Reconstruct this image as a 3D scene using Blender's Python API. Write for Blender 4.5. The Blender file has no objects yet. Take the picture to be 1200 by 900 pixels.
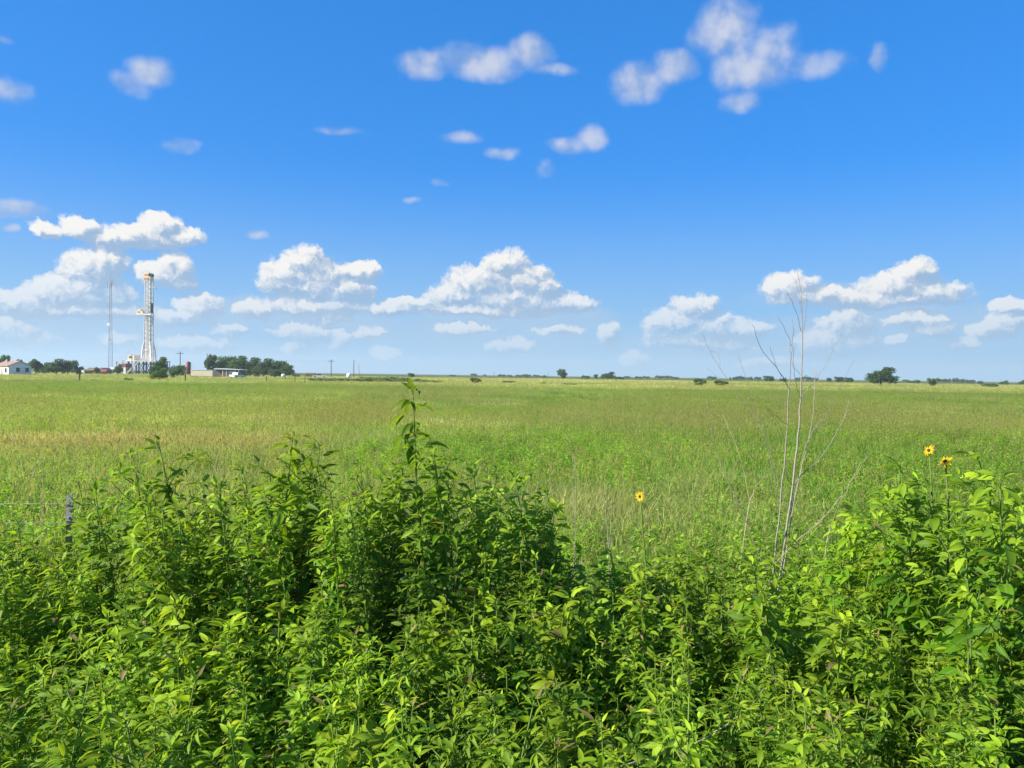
import bpy, math, random
import numpy as np
from mathutils import Vector, Matrix

SC = bpy.context.scene
COL = SC.collection
PI = math.pi
R = math.radians
rnd = random.Random(7)
nrs = np.random.RandomState(11)

# ------------------------------------------------------------------ camera
F = 903.0                      # focal length in pixels of a 1200 px wide frame
H = 2.1                        # eye height
PITCH, ROLL = 0.0117, 0.0130
CM = Matrix.Rotation(PI / 2 - PITCH, 4, 'X') @ Matrix.Rotation(ROLL, 4, 'Z')
CM3 = CM.to_3x3()
cam_d = bpy.data.cameras.new('camera')
cam = bpy.data.objects.new('camera', cam_d)
COL.objects.link(cam)
cam.matrix_world = Matrix.Translation((0, 0, H)) @ CM
cam_d.sensor_fit = 'HORIZONTAL'
cam_d.sensor_width = 36
cam_d.lens = 36 * F / 1200
cam_d.clip_start = 0.05
cam_d.clip_end = 12000
SC.camera = cam


def ray(px, py):
    return CM3 @ Vector(((px - 600) / F, (450 - py) / F, -1))


def pt(px, py, d):
    """the place that lies at depth d behind a pixel"""
    v = ray(px, py)
    return Vector((0, 0, H)) + v * (d / v.y)


def yh(px):
    return 439.4 + 0.013 * (px - 600)


def gx(px, d):
    """ground place under column px at depth d"""
    p = pt(px, yh(px) + F * H / d, d)
    return Vector((p.x, d, 0))


# ------------------------------------------------------------------ render settings
SC.view_settings.view_transform = 'Standard'
SC.view_settings.look = 'None'
SC.view_settings.exposure = 1.0
SC.view_settings.gamma = 1.0
SC.view_settings.use_curve_mapping = False
cy = SC.cycles
cy.max_bounces = 8
cy.diffuse_bounces = 2
cy.glossy_bounces = 2
cy.transmission_bounces = 6
cy.volume_bounces = 1
cy.use_denoising = True
cy.denoiser = 'OPENIMAGEDENOISE'
cy.denoising_input_passes = 'RGB_ALBEDO_NORMAL'
cy.denoising_prefilter = 'ACCURATE'
cy.sample_clamp_indirect = 6
cy.caustics_reflective = False
cy.caustics_refractive = False

# ------------------------------------------------------------------ object helpers


def link(o, parent=None):
    COL.objects.link(o)
    if parent is not None:
        o.parent = parent
    return o


def tag(o, label, cat, group=None, kind=None):
    o['label'] = label
    o['category'] = cat
    if group:
        o['group'] = group
    if kind:
        o['kind'] = kind
    return o


def thing(name, label, cat, loc=(0, 0, 0), rz=0.0, group=None):
    o = link(bpy.data.objects.new(name, None))
    o.location = loc
    o.rotation_euler = (0, 0, rz)
    o.empty_display_size = 0.2
    return tag(o, label, cat, group)


def copy_tree(src, name=None):
    c = src.copy()
    link(c)
    for ch in src.children:
        d = ch.copy()
        link(d, c)
        for g in ch.children:
            e = g.copy()
            link(e, d)
    return c


class MB:
    """collects shapes for ONE mesh"""

    def __init__(s):
        s.v, s.f, s.c = [], [], []

    def add(s, vs, fs, c=(0.5, 0.5, 0.5)):
        n = len(s.v)
        s.v.extend(vs)
        s.f.extend([tuple(i + n for i in f) for f in fs])
        s.c.extend([c] * len(vs))

    def box(s, x0, x1, y0, y1, z0, z1, m=None):
        vs = [(x, y, z) for z in (z0, z1) for x, y in ((x0, y0), (x1, y0), (x1, y1), (x0, y1))]
        if m:
            vs = [tuple(m @ Vector(v)) for v in vs]
        s.add(vs, [(3, 2, 1, 0), (4, 5, 6, 7), (0, 1, 5, 4), (1, 2, 6, 5), (2, 3, 7, 6), (3, 0, 4, 7)])

    def prism(s, prof, y0, y1):
        """profile in x,z extruded along y"""
        n = len(prof)
        vs = [(x, y0, z) for x, z in prof] + [(x, y1, z) for x, z in prof]
        fs = [tuple(range(n)), tuple(range(2 * n - 1, n - 1, -1))]
        fs += [((i + 1) % n, i, i + n, (i + 1) % n + n) for i in range(n)]
        s.add(vs, fs)

    def tube(s, pts, rads, n=6, c=(0.5, 0.5, 0.5), cap=True):
        pts = [Vector(p) for p in pts]
        if not hasattr(rads, '__len__'):
            rads = [rads] * len(pts)
        vs, fs = [], []
        a = None
        for i, p in enumerate(pts):
            t = (pts[min(i + 1, len(pts) - 1)] - pts[max(i - 1, 0)])
            t = t.normalized() if t.length > 1e-9 else Vector((0, 0, 1))
            if a is None:
                a = t.orthogonal().normalized()
            else:
                a = (a - t * a.dot(t)).normalized()
            b = t.cross(a)
            for k in range(n):
                w = 2 * PI * k / n
                vs.append(tuple(p + (a * math.cos(w) + b * math.sin(w)) * rads[i]))
        for i in range(len(pts) - 1):
            for k in range(n):
                k2 = (k + 1) % n
                fs.append((i * n + k, i * n + k2, (i + 1) * n + k2, (i + 1) * n + k))
        if cap:
            fs.append(tuple(range(n - 1, -1, -1)))
            m = (len(pts) - 1) * n
            fs.append(tuple(range(m, m + n)))
        s.add(vs, fs, c)

    def bar(s, a, b, r, n=4):
        s.tube([a, b], r, n)

    def blob(s, c, r, seg=8, rings=5, col=(0.5, 0.5, 0.5)):
        vs, fs = [], []
        for i in range(rings + 1):
            th = PI * i / rings
            for k in range(seg):
                w = 2 * PI * k / seg
                vs.append((c[0] + r[0] * math.sin(th) * math.cos(w), c[1] + r[1] * math.sin(th) * math.sin(w),
                           c[2] + r[2] * math.cos(th)))
        for i in range(rings):
            for k in range(seg):
                k2 = (k + 1) % seg
                fs.append((i * seg + k, (i + 1) * seg + k, (i + 1) * seg + k2, i * seg + k2))
        s.add(vs, fs, col)

    def mesh(s, name, mat, smooth=False, attr=True):
        me = bpy.data.meshes.new(name)
        me.from_pydata(s.v, [], s.f)
        if mat:
            me.materials.append(mat)
        if attr and s.v:
            at = me.attributes.new('tone', 'FLOAT_VECTOR', 'POINT')
            at.data.foreach_set('vector', np.array(s.c, dtype=np.float32).ravel())
        if smooth:
            me.polygons.foreach_set('use_smooth', [True] * len(me.polygons))
        me.update()
        return me

    def build(s, name, mat, parent=None, smooth=False):
        return link(bpy.data.objects.new(name, s.mesh(name, mat, smooth)), parent)


# ------------------------------------------------------------------ material helpers
class NT:
    def __init__(s, tree):
        s.t = tree
        s.n = tree.nodes
        s.l = tree.links

    def put(s, sock, val):
        if hasattr(val, 'is_output') or isinstance(val, bpy.types.NodeSocket):
            s.l.new(val, sock)
        else:
            sock.default_value = val

    def math(s, op, a, b=None, c=None, clamp=False):
        n = s.n.new('ShaderNodeMath')
        n.operation = op
        n.use_clamp = clamp
        for i, v in enumerate((a, b, c)):
            if v is not None:
                s.put(n.inputs[i], v)
        return n.outputs[0]

    def vec(s, op, a, b=None, c=None):
        n = s.n.new('ShaderNodeVectorMath')
        n.operation = op
        for i, v in enumerate((a, b, c)):
            if v is not None:
                s.put(n.inputs[i], v)
        return n.outputs['Value'] if op in ('DOT_PRODUCT', 'LENGTH') else n.outputs[0]

    def mix(s, f, a, b, blend='MIX'):
        n = s.n.new('ShaderNodeMix')
        n.data_type = 'RGBA'
        n.blend_type = blend
        s.put(n.inputs[0], f)
        s.put(n.inputs[6], a if not isinstance(a, tuple) else (*a, 1)[:4])
        s.put(n.inputs[7], b if not isinstance(b, tuple) else (*b, 1)[:4])
        return n.outputs[2]

    def noise(s, vec, scale, detail=2.0, rough=0.5, out=0):
        n = s.n.new('ShaderNodeTexNoise')
        if vec is not None:
            s.l.new(vec, n.inputs['Vector'])
        n.inputs['Scale'].default_value = scale
        n.inputs['Detail'].default_value = detail
        n.inputs['Roughness'].default_value = rough
        return n.outputs[out]

    def smooth(s, v, lo, hi, a=0.0, b=1.0):
        n = s.n.new('ShaderNodeMapRange')
        n.interpolation_type = 'SMOOTHSTEP'
        s.put(n.inputs[0], v)
        for i, x in enumerate((lo, hi, a, b)):
            s.put(n.inputs[i + 1], x)
        return n.outputs[0]

    def lin(s, v, lo, hi, a=0.0, b=1.0):
        n = s.n.new('ShaderNodeMapRange')
        s.put(n.inputs[0], v)
        for i, x in enumerate((lo, hi, a, b)):
            s.put(n.inputs[i + 1], x)
        return n.outputs[0]

    def attr(s, name, typ='GEOMETRY', out='Vector'):
        n = s.n.new('ShaderNodeAttribute')
        n.attribute_name = name
        n.attribute_type = typ
        return n.outputs[out]

    def sep(s, v):
        n = s.n.new('ShaderNodeSeparateXYZ')
        s.l.new(v, n.inputs[0])
        return n.outputs


def new_mat(name):
    m = bpy.data.materials.new(name)
    m.use_nodes = True
    m.node_tree.nodes.clear()
    t = NT(m.node_tree)
    out = t.n.new('ShaderNodeOutputMaterial')
    return m, t, out


def paint(name, col, rough=0.6, metal=0.0, var=0.25, scale=1.5, dirt=(0.25, 0.2, 0.14), dirt_amt=0.35):
    """painted or plain surface with worn, dirty patches"""
    m, t, out = new_mat(name)
    tc = t.n.new('ShaderNodeTexCoord')
    b = t.n.new('ShaderNodeBsdfPrincipled')
    n1 = t.noise(tc.outputs['Object'], scale, 5, 0.6)
    n2 = t.noise(tc.outputs['Object'], scale * 7, 3, 0.6)
    c1 = t.mix(t.smooth(n1, 0.5, 0.75, 0, dirt_amt), (*col, 1), (*dirt, 1))
    k = t.lin(n2, 0.25, 0.75, 1 - var, 1 + var)
    c2 = t.vec('SCALE', c1)
    c2.node.inputs['Scale'].default_value = 1
    t.l.new(k, c2.node.inputs['Scale'])
    t.l.new(c2, b.inputs['Base Color'])
    b.inputs['Roughness'].default_value = rough
    b.inputs['Metallic'].default_value = metal
    t.l.new(b.outputs[0], out.inputs[0])
    return m


def leaf_mat(name, cols, trans, tmix=0.35, rough=0.42, spec=0.35, objvar=0.25, vein=False, under=None):
    """foliage: tone.x mixes two greens, tone.y mixes in a third (young or dry), tone.z runs across the blade"""
    m, t, out = new_mat(name)
    x, y, z = t.sep(t.attr('tone'))
    c = t.mix(x, cols[0], cols[1])
    c = t.mix(y, c, cols[2])
    c = t.mix(t.smooth(x, -0.3, -0.9), c, (0.23, 0.17, 0.07))     # withered leaves
    if vein:
        vv = t.smooth(z, 0.0, 0.16, 0.55, 0.0)
        c = t.mix(vv, c, (0.22, 0.30, 0.10))
    if under:
        g = t.n.new('ShaderNodeNewGeometry')
        c = t.mix(t.math('MULTIPLY', g.outputs['Backfacing'], 0.55), c, under)
    oi = t.n.new('ShaderNodeObjectInfo')
    k = t.lin(oi.outputs['Random'], 0, 1, 1 - objvar, 1 + objvar)
    sc = t.n.new('ShaderNodeVectorMath')
    sc.operation = 'SCALE'
    t.l.new(c, sc.inputs[0])
    t.l.new(k, sc.inputs['Scale'])
    c = sc.outputs[0]
    b = t.n.new('ShaderNodeBsdfPrincipled')
    t.l.new(c, b.inputs['Base Color'])
    b.inputs['Roughness'].default_value = rough
    b.inputs['Specular IOR Level'].default_value = spec
    tr = t.n.new('ShaderNodeBsdfTranslucent')
    ct = t.mix(1.0, c, trans, 'MULTIPLY')
    t.l.new(ct, tr.inputs[0])
    mx = t.n.new('ShaderNodeMixShader')
    mx.inputs[0].default_value = tmix
    t.l.new(b.outputs[0], mx.inputs[1])
    t.l.new(tr.outputs[0], mx.inputs[2])
    t.l.new(mx.outputs[0], out.inputs[0])
    return m


M = {}
M['leaf'] = leaf_mat('ragweed_leaf', [(0.027, 0.094, 0.005), (0.120, 0.266, 0.010), (0.37, 0.48, 0.020)],
                     (2.6, 2.3, 0.7), 0.38, 0.52, 0.17, 0.32, True, (0.11, 0.19, 0.05))
M['stem'] = leaf_mat('ragweed_stem', [(0.09, 0.18, 0.025), (0.16, 0.25, 0.045), (0.22, 0.18, 0.06)], (1.5, 1.5, 1), 0.1, 0.6, 0.12, 0.2)
M['petal'] = leaf_mat('sunflower_petal', [(0.70, 0.40, 0.006), (0.82, 0.55, 0.010), (0.75, 0.30, 0.01)], (1.2, 1.1, 1), 0.35, 0.5, 0.2, 0.1)
M['disc'] = paint('sunflower_disc', (0.05, 0.028, 0.012), 0.9, 0, 0.4, 60)
M['crown'] = leaf_mat('tree_leaf', [(0.035, 0.085, 0.034), (0.085, 0.155, 0.050), (0.13, 0.19, 0.06)], (1.8, 1.8, 0.9), 0.38, 0.6, 0.15, 0.22)
M['crown_grey'] = leaf_mat('shrub_leaf', [(0.075, 0.13, 0.045), (0.12, 0.18, 0.055), (0.19, 0.22, 0.08)], (1.6, 1.7, 0.9), 0.25, 0.6, 0.15, 0.2)
M['scrub'] = leaf_mat('scrub_leaf', [(0.19, 0.27, 0.12), (0.26, 0.33, 0.14), (0.33, 0.35, 0.18)], (1.6, 1.7, 0.9), 0.4, 0.7, 0.1, 0.15)
M['bush'] = leaf_mat('bush_leaf', [(0.045, 0.11, 0.026), (0.095, 0.18, 0.036), (0.15, 0.22, 0.05)], (1.8, 1.8, 0.9), 0.28, 0.55, 0.2, 0.2)
M['bark'] = paint('bark', (0.10, 0.08, 0.06), 0.9, 0, 0.4, 4)
M['dead'] = paint('dead_wood', (0.28, 0.25, 0.195), 0.8, 0, 0.3, 12, (0.24, 0.19, 0.14), 0.6)
M['twig'] = paint('dead_twig', (0.20, 0.165, 0.12), 0.85, 0, 0.3, 14, (0.12, 0.09, 0.07), 0.6)
M['straw'] = paint('straw', (0.38, 0.34, 0.19), 0.8, 0, 0.3, 14, (0.3, 0.24, 0.14), 0.5)
M['wood'] = paint('weathered_wood', (0.16, 0.12, 0.09), 0.9, 0, 0.35, 5)
M['pole'] = paint('pole_wood', (0.12, 0.095, 0.08), 0.9, 0, 0.3, 2)
M['white'] = paint('white_paint', (0.78, 0.77, 0.73), 0.5, 0, 0.12, 0.8, (0.45, 0.40, 0.32), 0.4)
M['steel'] = paint('white_steel', (0.80, 0.75, 0.68), 0.6, 0.0, 0.2, 0.35, (0.42, 0.24, 0.16), 0.6)
M['grey'] = paint('grey_steel', (0.28, 0.29, 0.30), 0.5, 0.3, 0.2, 0.8)
M['galv'] = paint('galvanised_steel', (0.40, 0.43, 0.46), 0.45, 0.4, 0.2, 1.0)
M['dark'] = paint('dark_steel', (0.05, 0.05, 0.055), 0.5, 0.2, 0.3, 0.8)
M['rust'] = paint('rust_red', (0.26, 0.07, 0.05), 0.7, 0, 0.3, 0.8, (0.12, 0.05, 0.03), 0.5)
M['orange'] = paint('orange_paint', (0.62, 0.24, 0.10), 0.6, 0, 0.2, 0.8)
M['cream'] = paint('cream_panel', (0.72, 0.62, 0.42), 0.6, 0, 0.08, 0.5, (0.5, 0.42, 0.28), 0.3)
M['roof'] = paint('brown_roof', (0.30, 0.19, 0.14), 0.85, 0, 0.2, 0.7)
M['tin'] = paint('tin_roof', (0.72, 0.72, 0.70), 0.4, 0.2, 0.12, 0.5, (0.4, 0.3, 0.2), 0.4)
M['glass'] = paint('dark_glass', (0.03, 0.035, 0.04), 0.15, 0, 0.1, 1, (0.05, 0.05, 0.05), 0.2)
M['wall_w'] = paint('house_wall', (0.78, 0.77, 0.74), 0.8, 0, 0.08, 0.5, (0.5, 0.46, 0.4), 0.3)
M['dark_brown'] = paint('dark_brown_paint', (0.06, 0.05, 0.045), 0.9, 0, 0.3, 1)  # plain dark brown for the low shed's wall, trailer chassis and tank bases
M['tgreen'] = paint('post_green', (0.018, 0.035, 0.026), 0.5, 0.2, 0.3, 20, (0.09, 0.05, 0.03), 0.4)
M['twhite'] = paint('post_white', (0.27, 0.27, 0.28), 0.55, 0.0, 0.2, 25, (0.3, 0.26, 0.22), 0.5)
M['wire'] = paint('barbed_wire', (0.19, 0.18, 0.14), 0.4, 0.5, 0.2, 20)

# ------------------------------------------------------------------ sun, sky, clouds
SUN_AZ = R(-108)     # measured from straight ahead (+y) towards the right (+x)
SUN_EL = R(33)
sd = Vector((math.sin(SUN_AZ) * math.cos(SUN_EL), math.cos(SUN_AZ) * math.cos(SUN_EL), math.sin(SUN_EL)))
sl = bpy.data.lights.new('sun', 'SUN')
sl.energy = 5.0
sl.angle = R(0.5)
sl.color = (1.0, 0.935, 0.82)
so = link(bpy.data.objects.new('sun', sl))
so.rotation_euler = (-sd).to_track_quat('-Z', 'Y').to_euler()
so.location = sd * 100

W = bpy.data.worlds.new('World')
SC.world = W
W.use_nodes = True
W.node_tree.nodes.clear()
t = NT(W.node_tree)
wo = t.n.new('ShaderNodeOutputWorld')
bg = t.n.new('ShaderNodeBackground')
bg.inputs[1].default_value = 0.14
sky = t.n.new('ShaderNodeTexSky')
sky.sky_type = 'NISHITA'
sky.sun_disc = False
sky.sun_elevation = SUN_EL
sky.sun_rotation = SUN_AZ % (2 * PI)
sky.altitude = 100
sky.air_density = 0.6
sky.dust_density = 0.0
sky.ozone_density = 10
hs = t.n.new('ShaderNodeHueSaturation')
hs.inputs['Saturation'].default_value = 1.12
hs.inputs['Hue'].default_value = 0.4935
hs.inputs['Value'].default_value = 1.0
t.l.new(sky.outputs[0], hs.inputs['Color'])
sb_ = t.n.new('ShaderNodeSeparateColor')
t.l.new(hs.outputs[0], sb_.inputs[0])
sk = t.math('DIVIDE', 2.65, t.math('MULTIPLY_ADD', sb_.outputs[2], 0.55, 1.0))      # soft shoulder, as the phone camera has
sv = t.n.new('ShaderNodeVectorMath')
sv.operation = 'SCALE'
t.l.new(hs.outputs[0], sv.inputs[0])
t.l.new(sk, sv.inputs['Scale'])
SKYCOL = sv.outputs[0]

tc = t.n.new('ShaderNodeTexCoord')
X, Y, Z = t.sep(tc.outputs['Generated'])
az = t.math('MULTIPLY', t.math('ARCTAN2', X, Y), F)
hyp = t.math('SQRT', t.math('ADD', t.math('MULTIPLY', X, X), t.math('MULTIPLY', Y, Y)))
el = t.math('MULTIPLY', t.math('ARCTAN2', Z, hyp), F)
azf = t.math('SUBTRACT', t.math('PINGPONG', t.math('ADD', az, 540.0), 1080.0), 540.0)   # the same bank of clouds goes on all round
cmb = t.n.new('ShaderNodeCombineXYZ')
t.l.new(azf, cmb.inputs[0])
t.l.new(el, cmb.inputs[1])
cmb.inputs[2].default_value = 1.0
P = cmb.outputs[0]


def ae(px, py):
    v = ray(px, py).normalized()
    return math.atan2(v.x, v.y) * F, math.asin(v.z) * F


def blobs(p, lst, grow=1.0):
    q = None
    for b in lst:
        cx, cyy = ae(b[0], b[1])
        rx, ry = b[2] * grow, b[3] * grow
        w = b[4] if len(b) > 4 else 0.0
        v = t.vec('MULTIPLY_ADD', p, (1 / rx, 1 / ry, 0), (-cx / rx, -cyy / ry, math.sqrt(w)))
        d = t.vec('DOT_PRODUCT', v, v)
        q = d if q is None else t.math('SMOOTH_MIN', q, d, 0.35)
    return t.math('SUBTRACT', 1.0, q)


CUM = [(28, 352, 30, 14), (66, 344, 32, 17), (104, 320, 28, 26), (122, 306, 24, 15), (98, 346, 44, 18),
       (205, 314, 19, 17), (184, 322, 22, 13), (215, 331, 13, 9),
       (95, 267, 18, 11), (140, 280, 36, 10), (172, 276, 40, 13), (188, 264, 22, 12), (216, 275, 20, 10), (55, 268, 15, 8),
       (358, 304, 24, 18), (334, 326, 28, 22), (376, 330, 32, 26), (421, 317, 25, 10), (402, 340, 36, 20), (299, 366, 19, 11),
       (236, 361, 24, 16), (204, 374, 24, 10), (230, 403, 40, 9), (8, 384, 30, 14),
       (592, 309, 27, 18), (562, 332, 40, 20), (616, 327, 30, 20), (638, 336, 20, 16), (538, 346, 36, 12), (664, 356, 36, 11),
       (602, 352, 74, 18), (560, 364, 90, 8), (470, 360, 60, 8), (372, 358, 60, 12), (90, 362, 70, 10), (1060, 352, 60, 8), (820, 402, 60, 8), (484, 354, 34, 7), (358, 388, 36, 12), (398, 398, 16, 12),
       (815, 359, 27, 15), (794, 382, 36, 22), (832, 386, 46, 18), (872, 386, 30, 10),
       (926, 337, 30, 16), (948, 347, 40, 10), (1068, 320, 21, 16), (1050, 336, 36, 16), (1088, 346, 32, 12), (1012, 349, 40, 10),
       (992, 380, 30, 20), (974, 401, 34, 18), (1006, 400, 22, 16), (1078, 374, 30, 8), (1096, 386, 22, 9), (1048, 398, 12, 6),
       (1164, 386, 20, 11), (1190, 374, 22, 11), (1184, 357, 16, 7), (714, 392, 13, 13), (600, 405, 28, 9), (452, 414, 16, 9),
       (42, 398, 26, 9, .3), (134, 398, 24, 8, .4), (268, 388, 24, 9, .3), (350, 404, 18, 12, .1), (388, 372, 22, 9, .1),
       (432, 388, 28, 8, .4), (545, 386, 40, 8, .3), (655, 388, 36, 8, .4), (745, 420, 22, 11, .3),
       (905, 424, 46, 8, .4), (838, 408, 50, 8, .3), (1130, 400, 22, 8, .4)]
WSP = [(500, 75, 34, 18, 0.1), (560, 74, 62, 20, 0.05), (622, 62, 30, 19, 0.1), (650, 82, 34, 10, 0.45),
       (752, 97, 36, 23, 0.05), (792, 80, 30, 20, 0.05), (850, 36, 42, 34, 0.1), (858, 80, 30, 26, 0.15), (905, 58, 36, 30, 0.25), (890, 84, 44, 20, 0.15),
       (866, 120, 26, 13, 0.3), (945, 76, 52, 18, 0.42), (1029, 66, 12, 15, 0.2),
       (692, 160, 22, 16, 0.1), (668, 172, 26, 12, 0.3), (588, 179, 24, 10, 0.3), (540, 162, 34, 10, 0.5), (400, 154, 34, 6, 0.35),
       (213, 170, 20, 9, 0.35), (180, 84, 26, 15, 0.15), (154, 99, 26, 14, 0.5), (10, 106, 26, 15, 0.3), (6, 49, 12, 6, 0.4),
       (15, 246, 40, 11, 0.3), (12, 268, 10, 6, 0.3), (303, 275, 15, 7, 0.3), (481, 233, 15, 5, 0.35), (515, 213, 12, 7, 0.5), (640, 200, 16, 14, 0.6)]
BND = [(380, 378, 110, 18, 0.0), (600, 372, 120, 14, 0.0), (560, 392, 200, 22, 0.1), (110, 390, 140, 24, 0.1), (1040, 384, 150, 24, 0.1), (840, 418, 130, 16, 0.1), (80, 372, 120, 26, 0.25), (330, 372, 150, 24, 0.2), (600, 376, 130, 22, 0.15), (640, 402, 180, 22, 0.35), (250, 410, 190, 16, 0.35), (860, 408, 150, 20, 0.25),
       (1060, 396, 160, 30, 0.3), (1000, 346, 120, 16, 0.35), (900, 430, 400, 14, 0.4), (300, 430, 400, 12, 0.45)]

warpv = t.noise(P, 0.022, 3, 0.55, 1)
warpv2 = t.noise(P, 0.075, 4, 0.6, 1)
warp = t.vec('ADD', t.vec('MULTIPLY_ADD', warpv, (26, 18, 0), (-13, -9, 0)), t.vec('MULTIPLY_ADD', warpv2, (15, 15, 0), (-7.5, -7.5, 0)))
PW = t.vec('ADD', P, warp)


def puffs(p):
    n = t.n.new('ShaderNodeTexVoronoi')
    n.feature = 'SMOOTH_F1'
    n.voronoi_dimensions = '2D'
    t.l.new(p, n.inputs['Vector'])
    n.inputs['Scale'].default_value = 0.075
    n.inputs['Detail'].default_value = 4
    n.inputs['Roughness'].default_value = 0.62
    n.inputs['Lacunarity'].default_value = 2.3
    n.inputs['Smoothness'].default_value = 0.4
    n.inputs['Randomness'].default_value = 1
    n.normalize = True
    return n.outputs['Distance']


def cumulus(p):
    base = blobs(p, CUM, 1.1)
    pf = puffs(p)
    base = t.math('MAXIMUM', base, -1.2)
    base = t.math('MULTIPLY_ADD', t.math('SUBTRACT', t.noise(p, 0.10, 5, 0.65), 0.5), 0.9, base)
    return t.math('MULTIPLY_ADD', pf, -1.15, t.math('ADD', base, 0.48))


d0 = cumulus(PW)
d1 = cumulus(t.vec('ADD', PW, (-6.5, 7.5, 0)))
ac = t.smooth(d0, -0.10, 0.52)
lit = t.smooth(t.math('SUBTRACT', d0, d1), -0.30, 0.60)
ccol = t.mix(lit, (1.22, 1.68, 2.30), (3.35, 3.3, 3.2))
ac = t.math('MULTIPLY', ac, t.lin(lit, 0, 1, 0.86, 1.0))
# wisps
fb = t.noise(P, 0.021, 6, 0.52)
fb1 = t.noise(t.vec('ADD', P, (-9, 11, 0)), 0.021, 3, 0.5)
PW2 = t.vec('ADD', P, t.vec('MULTIPLY_ADD', warpv, (22, 16, 0), (-11, -8, 0)))
wb = t.math('MAXIMUM', blobs(PW2, WSP), -1.0)
dw = t.math('MULTIPLY_ADD', t.math('SUBTRACT', fb, 0.5), 1.7, wb)
aw = t.smooth(dw, -0.35, 1.15, 0.0, 0.80)
wcol = t.mix(t.smooth(t.math('ADD', t.math('SUBTRACT', fb, fb1), t.math('MULTIPLY', aw, 0.12)), -0.12, 0.20), (1.15, 1.6, 2.5), (2.55, 2.6, 2.85))
bb = t.math('MAXIMUM', blobs(PW, BND), -1.0)
ab = t.smooth(t.math('MULTIPLY_ADD', t.math('SUBTRACT', fb, 0.5), 1.6, bb), -0.45, 0.9, 0.0, 0.82)
hz = t.smooth(el, 8.0, 125.0, 0.26, 1.0)      # clouds near the horizon are seen through more air
low = t.smooth(el, 0.0, 250.0, 0.80, 0.0)       # milky air low over the horizon
c = t.mix(low, SKYCOL, (1.18, 1.95, 2.72))
c = t.mix(t.math('MULTIPLY', ab, hz), c, (1.72, 2.15, 2.68))
c = t.mix(t.math('MULTIPLY', ac, hz), c, ccol)
c = t.mix(aw, c, wcol)
t.l.new(c, bg.inputs[0])
t.l.new(bg.outputs[0], wo.inputs[0])
W.cycles.sampling_method = 'MANUAL'
W.cycles.sample_map_resolution = 512

# ------------------------------------------------------------------ field colour (what grows where)
_perm = nrs.rand(256, 256)


def vnoise(x, y, s):
    x = np.asarray(x) / s + 100.3
    y = np.asarray(y) / s + 57.7
    xi, yi = np.floor(x).astype(int), np.floor(y).astype(int)
    fx, fy = x - xi, y - yi
    fx, fy = fx * fx * (3 - 2 * fx), fy * fy * (3 - 2 * fy)
    g = lambda a, b: _perm[a % 256, b % 256]
    return (g(xi, yi) * (1 - fx) * (1 - fy) + g(xi + 1, yi) * fx * (1 - fy) + g(xi, yi + 1) * (1 - fx) * fy + g(xi + 1, yi + 1) * fx * fy)


def fbm(x, y, s, o=3):
    r, a, n = 0, 0.5, 0
    for i in range(o):
        r = r + a * vnoise(x + 31 * i, y - 17 * i, s / 2 ** i)
        n += a
        a *= 0.55
    return r / n


# ground sheet
def ground():
    xs = np.concatenate([-np.geomspace(3000, 4, 26), np.linspace(-3, 3, 7), np.geomspace(4, 3000, 26)])
    ys = np.concatenate([-np.geomspace(2800, 4, 14), np.linspace(-3, 3, 5), np.geomspace(4, 3000, 50)])
    vs = [(x, y, 0.0) for y in ys for x in xs]
    nx = len(xs)
    fs = [(j * nx + i, j * nx + i + 1, (j + 1) * nx + i + 1, (j + 1) * nx + i) for j in range(len(ys) - 1) for i in range(nx - 1)]
    m, t, out = new_mat('field_ground')
    g = t.n.new('ShaderNodeNewGeometry')
    pos = g.outputs['Position']
    b = t.n.new('ShaderNodeBsdfPrincipled')
    n1 = t.noise(pos, 0.035, 4, 0.6)
    n2 = t.noise(pos, 0.4, 5, 0.65)
    n3 = t.noise(pos, 6.0, 4, 0.7)
    c = t.mix(t.smooth(n1, 0.38, 0.66), (0.060, 0.098, 0.020), (0.150, 0.140, 0.055))
    c = t.mix(t.smooth(n2, 0.4, 0.7), c, (0.095, 0.120, 0.030))
    c = t.mix(t.smooth(n3, 0.45, 0.7, 0, 0.6), c, (0.045, 0.05, 0.018))
    t.l.new(c, b.inputs['Base Color'])
    b.inputs['Roughness'].default_value = 1
    b.inputs['Specular IOR Level'].default_value = 0
    t.l.new(b.outputs[0], out.inputs[0])
    me = bpy.data.meshes.new('ground')
    me.from_pydata(vs, [], fs)
    me.materials.append(m)
    o = link(bpy.data.objects.new('ground', me))
    o['kind'] = 'structure'


ground()

# ------------------------------------------------------------------ grass of the field (stuff)


def grass_mat():
    m, t, out = new_mat('field_grass')
    tint = t.attr('tint', 'INSTANCER', 'Color')
    x, y, z = t.sep(t.attr('tone'))
    oi = t.n.new('ShaderNodeObjectInfo')
    k = t.lin(x, 0, 1, 0.55, 1.40)
    sc = t.n.new('ShaderNodeVectorMath')
    sc.operation = 'SCALE'
    t.l.new(tint, sc.inputs[0])
    t.l.new(t.math('MULTIPLY', k, t.lin(oi.outputs['Random'], 0, 1, 0.65, 1.35)), sc.inputs['Scale'])
    c = t.mix(y, sc.outputs[0], (0.30, 0.29, 0.09))
    b = t.n.new('ShaderNodeBsdfPrincipled')
    t.l.new(c, b.inputs['Base Color'])
    b.inputs['Roughness'].default_value = 0.6
    b.inputs['Specular IOR Level'].default_value = 0.2
    tr = t.n.new('ShaderNodeBsdfTranslucent')
    t.l.new(t.mix(1.0, c, (1.7, 1.8, 0.8), 'MULTIPLY'), tr.inputs[0])
    mx = t.n.new('ShaderNodeMixShader')
    mx.inputs[0].default_value = 0.45
    t.l.new(b.outputs[0], mx.inputs[1])
    t.l.new(tr.outputs[0], mx.inputs[2])
    t.l.new(mx.outputs[0], out.inputs[0])
    return m


M['grass'] = grass_mat()


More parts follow.
